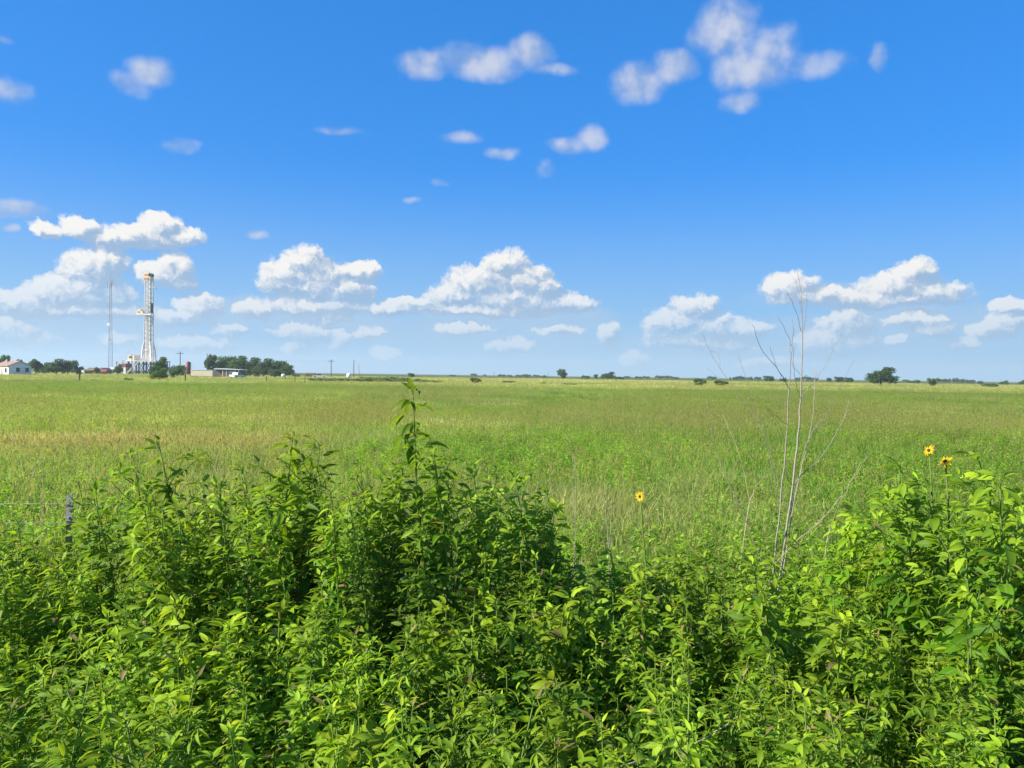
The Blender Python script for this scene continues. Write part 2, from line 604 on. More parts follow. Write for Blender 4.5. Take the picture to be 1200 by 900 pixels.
def blade(mb, x, y, az_, h, w, lean, tone, dry, segs=3):
    d = Vector((math.cos(az_), math.sin(az_), 0))
    sdir = Vector((-d.y, d.x, 0))
    vs, fs = [], []
    for i in range(segs + 1):
        u = i / segs
        p = Vector((x, y, 0)) + d * (lean * u * u) + Vector((0, 0, h * u * (1 - 0.25 * (lean / h) * u)))
        ww = w * (1 - u ** 1.6) * 0.5 + w * 0.06
        if i < segs:
            vs += [tuple(p - sdir * ww), tuple(p + sdir * ww)]
        else:
            vs.append(tuple(p))
    for i in range(segs - 1):
        fs.append((2 * i, 2 * i + 1, 2 * i + 3, 2 * i + 2))
    fs.append((2 * segs - 2, 2 * segs - 1, 2 * segs))
    mb.add(vs, fs, (tone, dry, 0))


def tuft(seed, n, h, w, spread, dry=0.12, heads=0):
    r = random.Random(seed)
    mb = MB()
    for i in range(n):
        a = r.uniform(0, 2 * PI)
        q = spread * math.sqrt(r.random())
        hh = h * r.uniform(0.5, 1.1)
        aw_ = r.gauss(PI, 1.3)
        blade(mb, q * math.cos(a), q * math.sin(a), aw_, hh, w * r.uniform(0.7, 1.2), hh * r.uniform(0.25, 1.25), r.random(),
              r.uniform(0.4, 1) if r.random() < dry else r.uniform(0, 0.15))
    for i in range(heads):       # thin seed stalks with feathery heads
        a = r.uniform(0, 2 * PI)
        q = spread * math.sqrt(r.random())
        x, y = q * math.cos(a), q * math.sin(a)
        hh = h * r.uniform(1.05, 1.55)
        la = r.gauss(PI, 0.8)
        le = hh * r.uniform(0.1, 0.35)
        blade(mb, x, y, la, hh, w * 0.45, le, 0.9, 0.75)
        tx, ty, tz = x + math.cos(la) * le * 0.8, y + math.sin(la) * le * 0.8, hh * 0.86
        for k in range(5):
            aa = r.uniform(0, 2 * PI)
            s = h * 0.10
            p0 = Vector((tx, ty, tz + k * h * 0.022))
            p1 = p0 + Vector((math.cos(aa) * s * 0.5, math.sin(aa) * s * 0.5, s * r.uniform(0.2, 1)))
            sd_ = Vector((-math.sin(aa), math.cos(aa), 0)) * w * 0.5
            mb.add([tuple(p0 - sd_), tuple(p0 + sd_), tuple(p1)], [(0, 1, 2)], (0.95, 1.0, 0))
    return mb


def herb(seed, n, h, spread):
    """low broad-leaved herb: many small leaves up a few stems"""
    r = random.Random(seed)
    mb = MB()
    for i in range(n):
        a = r.uniform(0, 2 * PI)
        q = spread * math.sqrt(r.random())
        z = h * (1 - (q / spread) ** 2 * 0.5) * r.uniform(0.25, 1.0)
        c = Vector((q * math.cos(a), q * math.sin(a), z))
        a2 = r.gauss(PI, 1.2)
        d = Vector((math.cos(a2), math.sin(a2), r.uniform(-0.7, 0.6))).normalized()
        s = d.cross(Vector((r.uniform(-.5, .5), r.uniform(-.5, .5), 1))).normalized()
        L = r.uniform(0.035, 0.075)
        ww = L * 0.22
        mb.add([tuple(c), tuple(c + d * L * 0.5 + s * ww), tuple(c + d * L), tuple(c + d * L * 0.5 - s * ww)], [(0, 1, 2, 3)], (r.random(), r.uniform(0, 0.12), 0))
    for i in range(6):
        a = r.uniform(0, 2 * PI)
        q = spread * 0.7 * math.sqrt(r.random())
        blade(mb, q * math.cos(a), q * math.sin(a), a, h * r.uniform(0.7, 1.0), 0.008, 0.1 * h, 0.7, 0.2)
    return mb


def scatter(name, label, cat, protos, pos, scale, rot, tint, mat, wide=None):
    """one object: points that carry a copy of one of the tufts each"""
    pc = bpy.data.collections.new(name + '_shapes')
    for i, p in enumerate(protos):
        pc.objects.link(bpy.data.objects.new('%s_shape' % name, p.mesh(name + '_shape', mat)))
    n = len(pos)
    me = bpy.data.meshes.new(name)
    me.vertices.add(n)
    me.vertices.foreach_set('co', np.asarray(pos, dtype=np.float32).ravel())
    a = me.attributes.new('sz', 'FLOAT_VECTOR', 'POINT')
    a.data.foreach_set('vector', np.asarray(scale, dtype=np.float32).ravel())
    a = me.attributes.new('rot', 'FLOAT_VECTOR', 'POINT')
    rr = np.zeros((n, 3), np.float32)
    rr[:, 2] = rot
    a.data.foreach_set('vector', rr.ravel())
    a = me.attributes.new('tint', 'FLOAT_COLOR', 'POINT')
    cc = np.ones((n, 4), np.float32)
    cc[:, :3] = tint
    a.data.foreach_set('color', cc.ravel())
    o = link(bpy.data.objects.new(name, me))
    tag(o, label, cat, None, 'stuff')
    ng = bpy.data.node_groups.new(name, 'GeometryNodeTree')
    ng.interface.new_socket('Geometry', in_out='INPUT', socket_type='NodeSocketGeometry')
    ng.interface.new_socket('Geometry', in_out='OUTPUT', socket_type='NodeSocketGeometry')
    N, L = ng.nodes, ng.links
    gi, go = N.new('NodeGroupInput'), N.new('NodeGroupOutput')
    ci = N.new('GeometryNodeCollectionInfo')
    ci.inputs['Collection'].default_value = pc
    ci.inputs['Separate Children'].default_value = True
    ci.inputs['Reset Children'].default_value = True
    ip = N.new('GeometryNodeInstanceOnPoints')
    ip.inputs['Pick Instance'].default_value = True
    L.new(gi.outputs[0], ip.inputs['Points'])
    L.new(ci.outputs[0], ip.inputs['Instance'])
    for nm, sock in (('sz', 'Scale'), ('rot', 'Rotation')):
        na = N.new('GeometryNodeInputNamedAttribute')
        na.data_type = 'FLOAT_VECTOR'
        na.inputs['Name'].default_value = nm
        if sock == 'Rotation':
            er = N.new('FunctionNodeEulerToRotation')
            L.new(na.outputs[0], er.inputs[0])
            L.new(er.outputs[0], ip.inputs['Rotation'])
        else:
            L.new(na.outputs[0], ip.inputs[sock])
    ri = N.new('FunctionNodeRandomValue')
    ri.data_type = 'INT'
    ri.inputs['Min'].default_value = 0
    ri.inputs['Max'].default_value = len(protos) - 1
    for s_ in ri.inputs:
        if s_.name == 'Min' and s_.type == 'INT':
            s_.default_value = 0
        if s_.name == 'Max' and s_.type == 'INT':
            s_.default_value = len(protos) - 1
    outi = [s_ for s_ in ri.outputs if s_.type == 'INT'][0]
    L.new(outi, ip.inputs['Instance Index'])
    L.new(ip.outputs[0], go.inputs[0])
    md = o.modifiers.new('scatter', 'NODES')
    md.node_group = ng
    return o


def wedge(n, d0, d1, power, half=0.73, x_off=1.5):
    """n places between depth d0 and d1, density falling as d**-power"""
    u = nrs.rand(n)
    k = 2 - power
    d = (d0 ** k + u * (d1 ** k - d0 ** k)) ** (1 / k) if abs(k) > 1e-6 else d0 * (d1 / d0) ** u
    x = (nrs.rand(n) * 2 - 1) * (half * d + x_off)
    return x, d


def field_tint(x, y):
    """colour of what grows at x, y: lush green, yellow-green, straw and a pinkish seeding patch"""
    a = fbm(x, y * 0.6, 14.0, 3)
    b = fbm(x + 300, y * 0.5 + 90, 45.0, 3)
    g1 = np.array([0.115, 0.250, 0.016])
    g2 = np.array([0.320, 0.420, 0.060])
    st = np.array([0.540, 0.500, 0.240])
    c = g1 + (g2 - g1) * np.clip((a - 0.32) / 0.36, 0, 1)[:, None]
    far = np.clip((y - 100) / 45, 0, 1)
    s = np.clip((b - 0.50 + 0.36 * far) / 0.22, 0, 1) * 0.85
    s = np.maximum(s, np.clip((fbm(x - 80, y * 0.7, 5.0, 2) - 0.6) / 0.2, 0, 1) * 0.6 * (y < 60))
    s = np.maximum(s, 0.75 * np.exp(-((x - 1.5) / 4) ** 2 - ((y - 10.5) / 2.5) ** 2) * (0.2 + fbm(x + 30, y, 1.2, 2)))
    s = np.maximum(s, np.exp(-((x + 6) / 9) ** 2 - ((y - 25) / 7) ** 2) * (0.1 + 1.1 * fbm(x + 70, y * .6, 3.0, 3)))
    c = c + (st - c) * np.clip(s, 0, .9)[:, None]
    # the pinkish patch at left, some 24 m out
    pk = np.exp(-(((x + 10.2) / 3.4) ** 2 + ((y - 19.5) / 1.5) ** 2)) * (0.5 + 1.0 * fbm(x, y, 2.0, 2)) + 0.4 * np.exp(-(((x + 6.8) / 1.8) ** 2 + ((y - 21) / 1.3) ** 2))
    pk = np.clip(pk * (0.35 + 1.3 * fbm(x + 9, y, 0.9, 2)), 0, 0.8)
    c = c + (np.array([0.54, 0.35, 0.22]) - c) * pk[:, None]
    # a lush green strip some 90 m out and a lush patch at 16 m right
    lush = np.exp(-((y - 95) / 22) ** 2) * 0.8 + np.exp(-(((x - 4.5) / 6) ** 2 + ((y - 17) / 4.5) ** 2)) * 0.9
    lush = np.clip(lush * (0.6 + 0.7 * fbm(x, y, 9.0, 2)), 0, 0.9)
    c = c + (np.array([0.110, 0.300, 0.016]) - c) * lush[:, None]
    c = c * (0.72 + 0.56 * fbm(x + 11, y * 0.8 + 5, 2.2, 3))[:, None] * (0.8 + 0.4 * fbm(x - 50, y * 0.25, 18.0, 2))[:, None]
    return np.clip(c * 1.12, 0, .62)


def field():
    pr = [tuft(i, 13, 0.44, 0.014, 0.16, 0.10) for i in range(4)] + [tuft(20 + i, 12, 0.50, 0.014, 0.17, 0.22, 1) for i in range(2)]
    for nm, lab, n, d0, d1, pw, gro in (('grass', 'green and straw coloured grass of the field just beyond the weeds', 62000, 5.0, 30, 0.35, 0.0),
                                        ('grass', 'seeding grass filling the middle of the open field', 150000, 28, 140, 1.2, 0.45),
                                        ('grass', 'hazy grass of the far field below the horizon', 80000, 130, 420, 1.3, 0.75)):
        x, y = wedge(n, d0, d1, pw)
        hmod = 0.35 + 1.3 * fbm(x, y, 2.2 if d1 < 50 else 8, 3)
        sxy = (np.maximum(y, 16) / 16) ** gro * nrs.uniform(0.75, 1.3, n)
        sz = np.where(y > 60, 1.0, 1.0) * hmod * nrs.uniform(0.75, 1.25, n)
        sc = np.stack([sxy, sxy, sz], 1)
        pos = np.stack([x, y, np.zeros(n)], 1)
        scatter(nm, lab, 'grass', pr, pos, sc, nrs.normal(0, 0.9, n), field_tint(x, y), M['grass'])
    # seed stalks standing above the grass
    ps = [tuft(40 + i, 3, 0.55, 0.010, 0.14, 0.8, 5) for i in range(4)]
    n = 26000
    x, y = wedge(n, 9, 90, 0.7)
    keep = fbm(x, y, 7.0, 3) + nrs.normal(0, 0.07, n) > 0.52 - 0.06 * np.exp(-((x + 6) / 9) ** 2)
    x, y = x[keep], y[keep]
    n = len(x)
    g = (np.maximum(y, 14) / 14) ** 0.4
    s = np.stack([g, g, nrs.uniform(0.7, 1.25, n)], 1)
    tn = np.tile(np.array([0.62, 0.57, 0.32]), (n, 1)) * nrs.uniform(0.8, 1.25, (n, 1))
    tn[:, 1] *= nrs.uniform(0.85, 1.05, n)
    scatter('seed_grass', 'pale straw coloured seed stalks rising above the field grass', 'grass', ps, np.stack([x, y, np.zeros(n)], 1), s,
            nrs.normal(0, 0.9, n), tn, M['grass'])
    # a greyer band of ripe seed heads some 30 m out
    n = 9000
    x = nrs.uniform(-8, 20, n)
    y = nrs.uniform(23, 40, n)
    keep = fbm(x, y * 0.5, 6.0, 3) + nrs.normal(0, 0.06, n) > 0.50
    x, y = x[keep], y[keep]
    n = len(x)
    s = np.stack([np.full(n, 1.3), np.full(n, 1.3), nrs.uniform(0.8, 1.35, n)], 1)
    tn = np.tile(np.array([0.27, 0.25, 0.14]), (n, 1)) * nrs.uniform(0.7, 1.3, (n, 1))
    scatter('seed_grass', 'greyish band of ripe seed heads in the middle of the field', 'grass', ps, np.stack([x, y, np.zeros(n)], 1), s,
            nrs.normal(0, 0.9, n), tn, M['grass'])
    # tall leafy clumps that break up the field
    pt_ = [tuft(80 + i, 30, 0.62, 0.016, 0.30, 0.06) for i in range(3)]
    n = 9000
    x, y = wedge(n, 8, 150, 1.0)
    keep = fbm(x + 200, y * 0.7, 8.0, 4) + nrs.normal(0, 0.05, n) > 0.60
    x, y = x[keep], y[keep]
    n = len(x)
    s = np.stack([nrs.uniform(.8, 1.5, n), nrs.uniform(.8, 1.5, n), nrs.uniform(0.8, 1.25, n)], 1)
    tn = np.tile(np.array([0.085, 0.215, 0.016]), (n, 1)) * nrs.uniform(0.8, 1.5, (n, 1))
    scatter('clump_grass', 'darker green clumps of taller grass dotted over the field', 'grass', pt_, np.stack([x, y, np.zeros(n)], 1), s,
            nrs.normal(0, 0.9, n), tn, M['grass'])
    # broad-leaved herbs in the near field
    ph = [herb(60 + i, 150, 0.5, 0.2) for i in range(4)]
    n = 11000
    x, y = wedge(n, 4.9, 26, 0.8)
    keep = fbm(x + 40, y, 2.6, 3) + nrs.normal(0, 0.08, n) > 0.46
    keep &= ~((np.abs(y - 19) < 3.5) & (x < -3.5))
    x, y = x[keep], y[keep]
    n = len(x)
    s = nrs.uniform(0.7, 1.25, n)
    tn = np.array([0.28, 0.44, 0.035]) + (np.array([0.13, 0.27, 0.020]) - np.array([0.28, 0.44, 0.035])) * nrs.rand(n, 1) ** 1.5
    scatter('field_herbs', 'low yellow-green broad-leaved herbs in the grass behind the thicket', 'herbs', ph, np.stack([x, y, np.zeros(n)], 1),
            np.stack([s, s, s], 1), nrs.rand(n) * 6.3, tn, M['grass'])


field()

# ------------------------------------------------------------------ trees and shrubs


def tree_shapes(seed, kind):
    """trunk and crown of a tree 1 m tall (scaled when placed)"""
    r = random.Random(seed)
    tb, cb = MB(), MB()
    if kind == 'round':        # broad oak-like crown down to the ground
        lobes = [(r.uniform(-.42, .42), r.uniform(-.4, .4), r.uniform(.36, .78), r.uniform(.13, .25)) for _ in range(16)] + [(0, 0, .52, .30)]
        lobes += [(r.uniform(-.5, .5), r.uniform(-.4, .4), r.uniform(.2, .4), r.uniform(.14, .2)) for _ in range(6)]
        nl, ls, th = 3600, 0.042, 0.10
    elif kind == 'tall':       # open-limbed mesquite or elm
        lobes = [(r.uniform(-.3, .3), r.uniform(-.3, .3), r.uniform(.45, .9), r.uniform(.10, .19)) for _ in range(15)]
        lobes += [(r.uniform(-.3, .3), r.uniform(-.3, .3), r.uniform(.25, .45), r.uniform(.1, .16)) for _ in range(4)]
        nl, ls, th = 2800, 0.045, 0.30
    elif kind == 'low':        # flat wide crown
        lobes = [(r.uniform(-.9, .9), r.uniform(-.5, .5), r.uniform(.4, .75), r.uniform(.2, .32)) for _ in range(12)]
        lobes += [(r.uniform(-.9, .9), r.uniform(-.5, .5), r.uniform(.15, .4), r.uniform(.15, .22)) for _ in range(6)]
        nl, ls, th = 2600, 0.06, 0.12
    else:                      # shrub: feathery, several stems
        lobes = [(r.uniform(-.5, .5), r.uniform(-.4, .4), r.uniform(.2, .8), r.uniform(.12, .24)) for _ in range(12)]
        nl, ls, th = 1700, 0.055, 0.05
    tot = sum(l[3] ** 2 for l in lobes)
    for (lx, ly, lz, lr) in lobes:
        n = int(nl * lr ** 2 / tot)
        ltone = r.uniform(-.25, .25)
        for _ in range(n):
            v = Vector((r.gauss(0, 1), r.gauss(0, 1), r.gauss(0, 1))).normalized()
            q = lr * (r.random() ** 0.4) * r.uniform(0.8, 1.25)
            c = Vector((lx, ly, lz)) + Vector((v.x * q, v.y * q, v.z * q * 0.85))
            if c.z < 0.02:
                c.z = abs(c.z) + 0.02
            a = Vector((r.gauss(0, 1), r.gauss(0, 1), r.gauss(0, 1) - .3)).normalized()
            b = a.cross(Vector((r.gauss(0, 1), r.gauss(0, 1), r.gauss(0, 1))).normalized())
            if b.length < 0.1:
                continue
            b.normalize()
            s = ls * r.uniform(0.6, 1.3)
            a, b = a * s, b * s * 0.55
            cb.add([tuple(c - a), tuple(c + b), tuple(c + a), tuple(c - b)], [(0, 1, 2, 3)],
                   (min(1, max(0, 0.5 + ltone + r.uniform(-.35, .35))), r.uniform(0, .25), 0))
    ntr = 1 if kind in ('round', 'tall', 'low') else 4
    for k in range(ntr):
        ox, oy = (0, 0) if ntr == 1 else (r.uniform(-.1, .1), r.uniform(-.1, .1))
        top = Vector((ox * 2 + r.uniform(-.04, .04), oy * 2, 0.5))
        tr = 0.035 if ntr == 1 else 0.012
        tb.tube([(ox, oy, 0), (ox + r.uniform(-.01, .01), oy, th * .6), tuple(Vector((ox, oy, 0)) * .4 + top * .6), tuple(top)], [tr * 1.25, tr, tr * .7, tr * .35], 7)
    for (lx, ly, lz, lr) in lobes[:9]:
        p0 = Vector((0, 0, th + r.uniform(0, .12)))
        p2 = Vector((lx, ly, lz))
        p1 = (p0 + p2) * .5 + Vector((0, 0, -.03))
        tb.tube([tuple(p0), tuple(p1), tuple(p2)], [.014, .009, .004], 5)
    return tb, cb


TREE = {}
for kd in ('round', 'tall', 'low', 'shrub'):
    TREE[kd] = []
    for s in range(3):
        tb, cb = tree_shapes(hash_ := (100 + s * 7 + len(kd) * 31 + ord(kd[0])), kd)
        TREE[kd].append((tb.mesh('trunk', M['bark'], True), cb.mesh('crown', None)))
CROWN = {}


def crown_mesh(kd, v, mat):
    key = (kd, v, mat)
    if key not in CROWN:
        me = TREE[kd][v][1].copy()
        me.materials.clear()
        me.materials.append(M[mat])
        CROWN[key] = me
    return CROWN[key]


def tree(px, d, wpx, hpx, kd, label, cat='tree', mat='crown', name=None, group=None, base=0.0):
    """a tree wpx wide and hpx tall in the photo, standing d metres out"""
    g = gx(px, d)
    mpp = d / F
    nat = {'round': 1.25, 'tall': 0.95, 'low': 2.3, 'shrub': 1.3}[kd]
    h = hpx * mpp
    wx = wpx * mpp / nat
    o = thing(name or ('shrub' if kd == 'shrub' else 'tree'), label, cat, (g.x, d, base), rnd.uniform(-.5, .5), group)
    v = rnd.randrange(3)
    for nm, me in (('trunk', TREE[kd][v][0]), ('crown', crown_mesh(kd, v, mat))):
        c = link(bpy.data.objects.new(nm, me), o)
        c.scale = (wx, wx * 0.9, h)
    return o


# behind and beside the house
tree(2, 275, 16, 22, 'tall', 'dark tree top behind the white house at the left edge of the photo')
tree(20, 285, 10, 17, 'tall', 'small tree showing just above the house roof ridge')
HT = 'tree'
tree(42, 262, 19, 20, 'tall', 'tree with a pointed top standing closest to the shaded house gable')
tree(53, 275, 19, 16, 'round', 'low round tree between the pointed tree and the bushy clump', mat='bush')
tree(66, 268, 27, 21, 'round', 'widest of the bushy trees between house and radio tower')
tree(79, 270, 22, 19, 'round', 'medium bushy tree at the right of the widest one between house and tower')
tree(91, 272, 13, 12, 'shrub', 'thin shrub ending the tree clump right of the house', 'shrub', mat='bush')
tree(114, 300, 9, 10, 'tall', 'small tree behind the low reddish roof', mat='crown')
tree(138, 310, 14, 14, 'round', 'round tree between the radio tower and the rig stairs')
tree(103, 320, 10, 6, 'low', 'low shrub left of the reddish roof', 'shrub', mat='bush')
tree(186, 215, 25, 27, 'round', 'leafy green tree standing right in front of the rig base', mat='bush')
tree(186, 150, 26, 17, 'round', 'rounded bush nearest the camera in front of the rig', 'bush', mat='bush', name='bush')
tree(208, 230, 20, 16, 'round', 'dark tree between the rig and the red tank')
tree(203, 200, 11, 12, 'shrub', 'grey green shrub at the foot of the dark tree beside the rig', 'shrub', mat='crown_grey')
# grove behind the open shed
gl = ['thin leafy tree at the left end of the big grove', 'second tree of the grove, behind the open shed', 'tallest dark tree in the middle left of the grove',
      'broad dark tree at the centre of the grove', 'dark tree just right of the grove centre', 'wide spreading tree in the right half of the grove',
      'last tall tree at the sloping right end of the grove']
for (px, d, w, h, k), lb in zip([(246, 300, 15, 25, 'tall'), (262, 305, 32, 26, 'round'), (277, 300, 34, 27, 'round'), (293, 310, 34, 25, 'round'), (309, 300, 33, 24, 'round'),
                                 (322, 305, 33, 21, 'round'), (334, 300, 27, 16, 'round')], gl):
    tree(px, d, w, h, k, lb, group='grove of trees behind the open shed')
tree(286, 262, 14, 11, 'round', 'low bush right of the open shed doorway', 'bush', mat='bush', name='bush')
tree(299, 270, 15, 11, 'shrub', 'grey shrub under the middle of the grove', 'shrub', mat='crown_grey')
tree(322, 262, 18, 12, 'shrub', 'pale feathery shrub under the right half of the grove', 'shrub', mat='crown_grey')
tree(347, 290, 11, 6, 'low', 'low dark bush trailing off the right end of the grove', 'bush', name='bush')
# along the horizon
tree(482, 380, 9, 7, 'round', 'tiny round tree on the horizon above the tallest ragweed')
tree(555, 900, 9, 4, 'low', 'tiny low tree alone on the horizon left of the thin pole')
tree(568, 900, 5, 3, 'low', 'tiniest tree close to the thin pole on the horizon')
tree(658, 420, 13, 12, 'tall', 'feathery upright tree alone on the horizon', mat='crown_grey')
tree(712, 480, 24, 10, 'round', 'dark dome-shaped tree on the horizon right of the feathery one')
tree(686, 520, 12, 5, 'low', 'low dark tree between the feathery tree and the dome-shaped tree')
tree(698, 480, 6, 6, 'tall', 'small thin tree touching the dome-shaped tree')
tree(726, 520, 14, 4, 'low', 'low bush trailing right of the dome-shaped tree', 'bush', name='bush')
tree(821, 170, 17, 11, 'shrub', 'left one of two grey green shrubs beyond the field left of the dead shrub', 'shrub', mat='crown_grey')
tree(846, 180, 18, 8, 'shrub', 'lower of two grey green shrubs beyond the field left of the dead shrub', 'shrub', mat='crown_grey')
tree(901, 430, 14, 9, 'round', 'round tree on the horizon just left of the dead shrub')
tree(918, 470, 10, 6, 'low', 'low tree on the horizon seen through the dead shrub stems')
tree(972, 480, 8, 6, 'tall', 'small tree right of the dead shrub')
tree(984, 430, 13, 9, 'round', 'left half of a close pair of horizon trees left of the big round tree')
tree(995, 440, 12, 8, 'round', 'right half of a close pair of horizon trees left of the big round tree')
tree(1032, 270, 46, 24, 'round', 'biggest round leafy tree standing alone on the right horizon')
tree(1095, 260, 16, 11, 'shrub', 'leaning shrub on the horizon right of the big round tree', 'shrub', mat='crown_grey')
tree(1075, 500, 9, 5, 'low', 'small tree between the big round tree and the leaning shrub')
tree(1068, 520, 12, 4, 'low', 'flat bush just right of the big round tree', 'bush', mat='bush', name='bush')
tree(1176, 430, 14, 6, 'round', 'small round tree near the right edge of the photo')
tree(1198, 430, 12, 7, 'round', 'tree cut by the right edge of the photo')
tree(1160, 250, 26, 6, 'shrub', 'straggly low scrub below the horizon near the right edge', 'shrub', mat='crown_grey')
for px, w, h in [(588, 10, 3), (597, 7, 2.5), (608, 9, 3), (617, 12, 4), (628, 9, 3), (637, 8, 3), (748, 9, 3), (757, 10, 3), (772, 10, 4), (782, 12, 4), (792, 9, 3),
                 (834, 12, 4), (860, 10, 4), (868, 11, 5), (878, 10, 4), (888, 9, 4), (935, 10, 4), (945, 12, 5), (955, 9, 4), (1108, 10, 5), (1118, 12, 6),
                 (1128, 12, 5), (1138, 12, 4), (1148, 9, 3), (530, 9, 2), (735, 8, 3), (1062, 10, 3)]:
    tree(px, rnd.uniform(700, 860), w * 1.1, h * 1.15, 'low', 'low dark tree of the thin broken tree line on the far horizon', group='far tree line along the horizon')
# dark scrub patch
for px, w, h in [(366, 20, 7), (382, 26, 8), (398, 26, 8), (415, 30, 9), (432, 28, 10), (448, 32, 10), (464, 30, 10), (480, 28, 9), (495, 24, 7), (509, 18, 6)]:
    tree(px, rnd.uniform(158, 176), w, h * .8, 'shrub', 'shrub of the low green thicket in the far field behind the tallest ragweed', 'shrub', 'scrub', group='scrub patch in the far field')
for px, d, w, h in [(28, 112, 26, 4), (150, 128, 12, 6), (558, 170, 16, 8), (596, 180, 18, 4), (640, 160, 14, 4), (668, 150, 18, 4)]:
    tree(px, d, w, h, 'shrub', 'small grey green weed clump in the far grass', 'shrub', 'crown_grey', group='weed clumps in the far grass')

# ------------------------------------------------------------------ house


def house():
    d = 235
    g = gx(10, d)
    o = thing('house', 'white gabled house with brown roof at the left edge of the photo', 'house', (g.x, d, 0), R(50))
    Wd, Ln, E, Rg = 6.2, 13.0, 2.9, 4.3      # gable end faces -y, front wall faces -x
    mb = MB()
    mb.prism([(0, 0), (Wd, 0), (Wd, E), (Wd / 2, Rg), (0, E)], 0, Ln)
    mb.build('wall', M['wall_w'], o)
    rf = MB()
    for s in (-1, 1):
        x0, x1 = (Wd / 2, -0.45) if s < 0 else (Wd / 2, Wd + 0.45)
        zt = Rg + 0.05
        ze = E - 0.45 * (Rg - E) / (Wd / 2) + 0.05
        prof = [(x0, zt), (x1, ze), (x1, ze + 0.14), (x0, zt + 0.16)]
        rf.prism(prof, -0.4, Ln + 0.4)
    rf.build('roof', M['roof'], o)
    for (x, wz) in ((2.5, 1.0), (5.0, 1.0)):
        f = MB()
        f.box(x - 0.62, x + 0.62, -0.06, -0.003, wz - 0.08, wz + 1.5)
        fo = f.build('window', M['white'], o)
        p = MB()
        p.box(x - 0.5, x + 0.5, -0.09, -0.063, wz + 0.03, wz + 1.38)
        p.build('pane', M['glass'], fo)
    for y in (2.4, 8.5):
        f = MB()
        f.box(-0.06, -0.003, y - 1.1, y + 1.1, 0.8, 2.3)
        fo = f.build('window', M['white'], o)
        for q in (-0.5, 0.5):
            p = MB()
            p.box(-0.09, -0.063, y + q - 0.46, y + q + 0.46, 0.9, 2.2)
            p.build('pane', M['glass'], fo)
    f = MB()
    f.box(-0.07, -0.004, 5.4, 6.4, 0, 2.1)
    f.build('door', M['roof'], o)
    c = MB()
    c.box(2.2, 2.8, 8.5, 9.1, 3.5, 5.0)
    c.build('chimney', M['roof'], o)


house()


def low_building():
    d = 330
    g = gx(107, d)
    o = thing('shed', 'low shed with a dull reddish roof left of the radio tower', 'shed', (g.x - 2, d, 0), R(-8))
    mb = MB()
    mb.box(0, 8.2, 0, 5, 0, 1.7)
    mb.build('wall', M['dark_brown'], o)
    r = MB()
    r.prism([(-0.4, 1.68), (8.6, 1.68), (6.8, 2.9), (1.2, 2.9)], -0.4, 5.4)
    r.build('roof', M['roof'], o)
    dr = MB()
    dr.box(3.3, 4.4, -0.05, -0.003, 0, 1.6)
    dr.build('door', M['wood'], o)
    g = gx(121, 325)
    o = thing('tank', 'dark rusty horizontal tank beside the reddish shed', 'tank', (g.x, 325, 0), 0)
    b = MB()
    b.tube([(-1.9, 0, 1.3), (-1.8, 0, 1.3), (1.8, 0, 1.3), (1.9, 0, 1.3)], [0.7, 0.95, 0.95, 0.7], 14)
    b.build('drum', M['rust'], o)
    for x in (-1.2, 1.2):
        s = MB()
        s.box(x - 0.15, x + 0.15, -0.7, 0.7, 0, 0.5)
        s.build('saddle', M['dark'], o)
    # white trailer close by the trees
    g = gx(97, 330)
    o = thing('trailer', 'tiny white trailer right of the shrubs beside the house', 'trailer', (g.x, 330, 0), 0)
    b = MB()
    b.box(-1.1, 1.1, -1, 1, 0.55, 2.2)
    b.build('body', M['white'], o)
    for x in (-0.6, 0.6):
        w = MB()
        w.tube([(x, -1.1, 0.36), (x, -0.85, 0.36)], 0.36, 10)
        w.build('wheel', M['dark'], o)


low_building()

# ------------------------------------------------------------------ lattice radio tower


def lattice(mb, x, y, z0, z1, w0, w1, n, leg, br, sides=4):
    """square or triangular mast with cross braces"""
    def corner(k, z):
        u = (z - z0) / (z1 - z0)
        w = (w0 + (w1 - w0) * u)
        if sides == 4:
            sx, sy = ((-1, -1), (1, -1), (1, 1), (-1, 1))[k % 4]
            return Vector((x + sx * w / 2, y + sy * w / 2, z))
        a = 2 * PI * (k % 3) / 3 + 0.5
        return Vector((x + math.cos(a) * w * 0.58, y + math.sin(a) * w * 0.58, z))
    for k in range(sides):
        mb.tube([corner(k, z0), corner(k, z1)], leg, 5)
        for i in range(n):
            za, zb = z0 + (z1 - z0) * i / n, z0 + (z1 - z0) * (i + 1) / n
            mb.tube([corner(k, za), corner(k + 1, zb)], br, 4)
            mb.tube([corner(k + 1, za), corner(k, zb)], br, 4)
            mb.tube([corner(k, zb), corner(k + 1, zb)], br, 4)


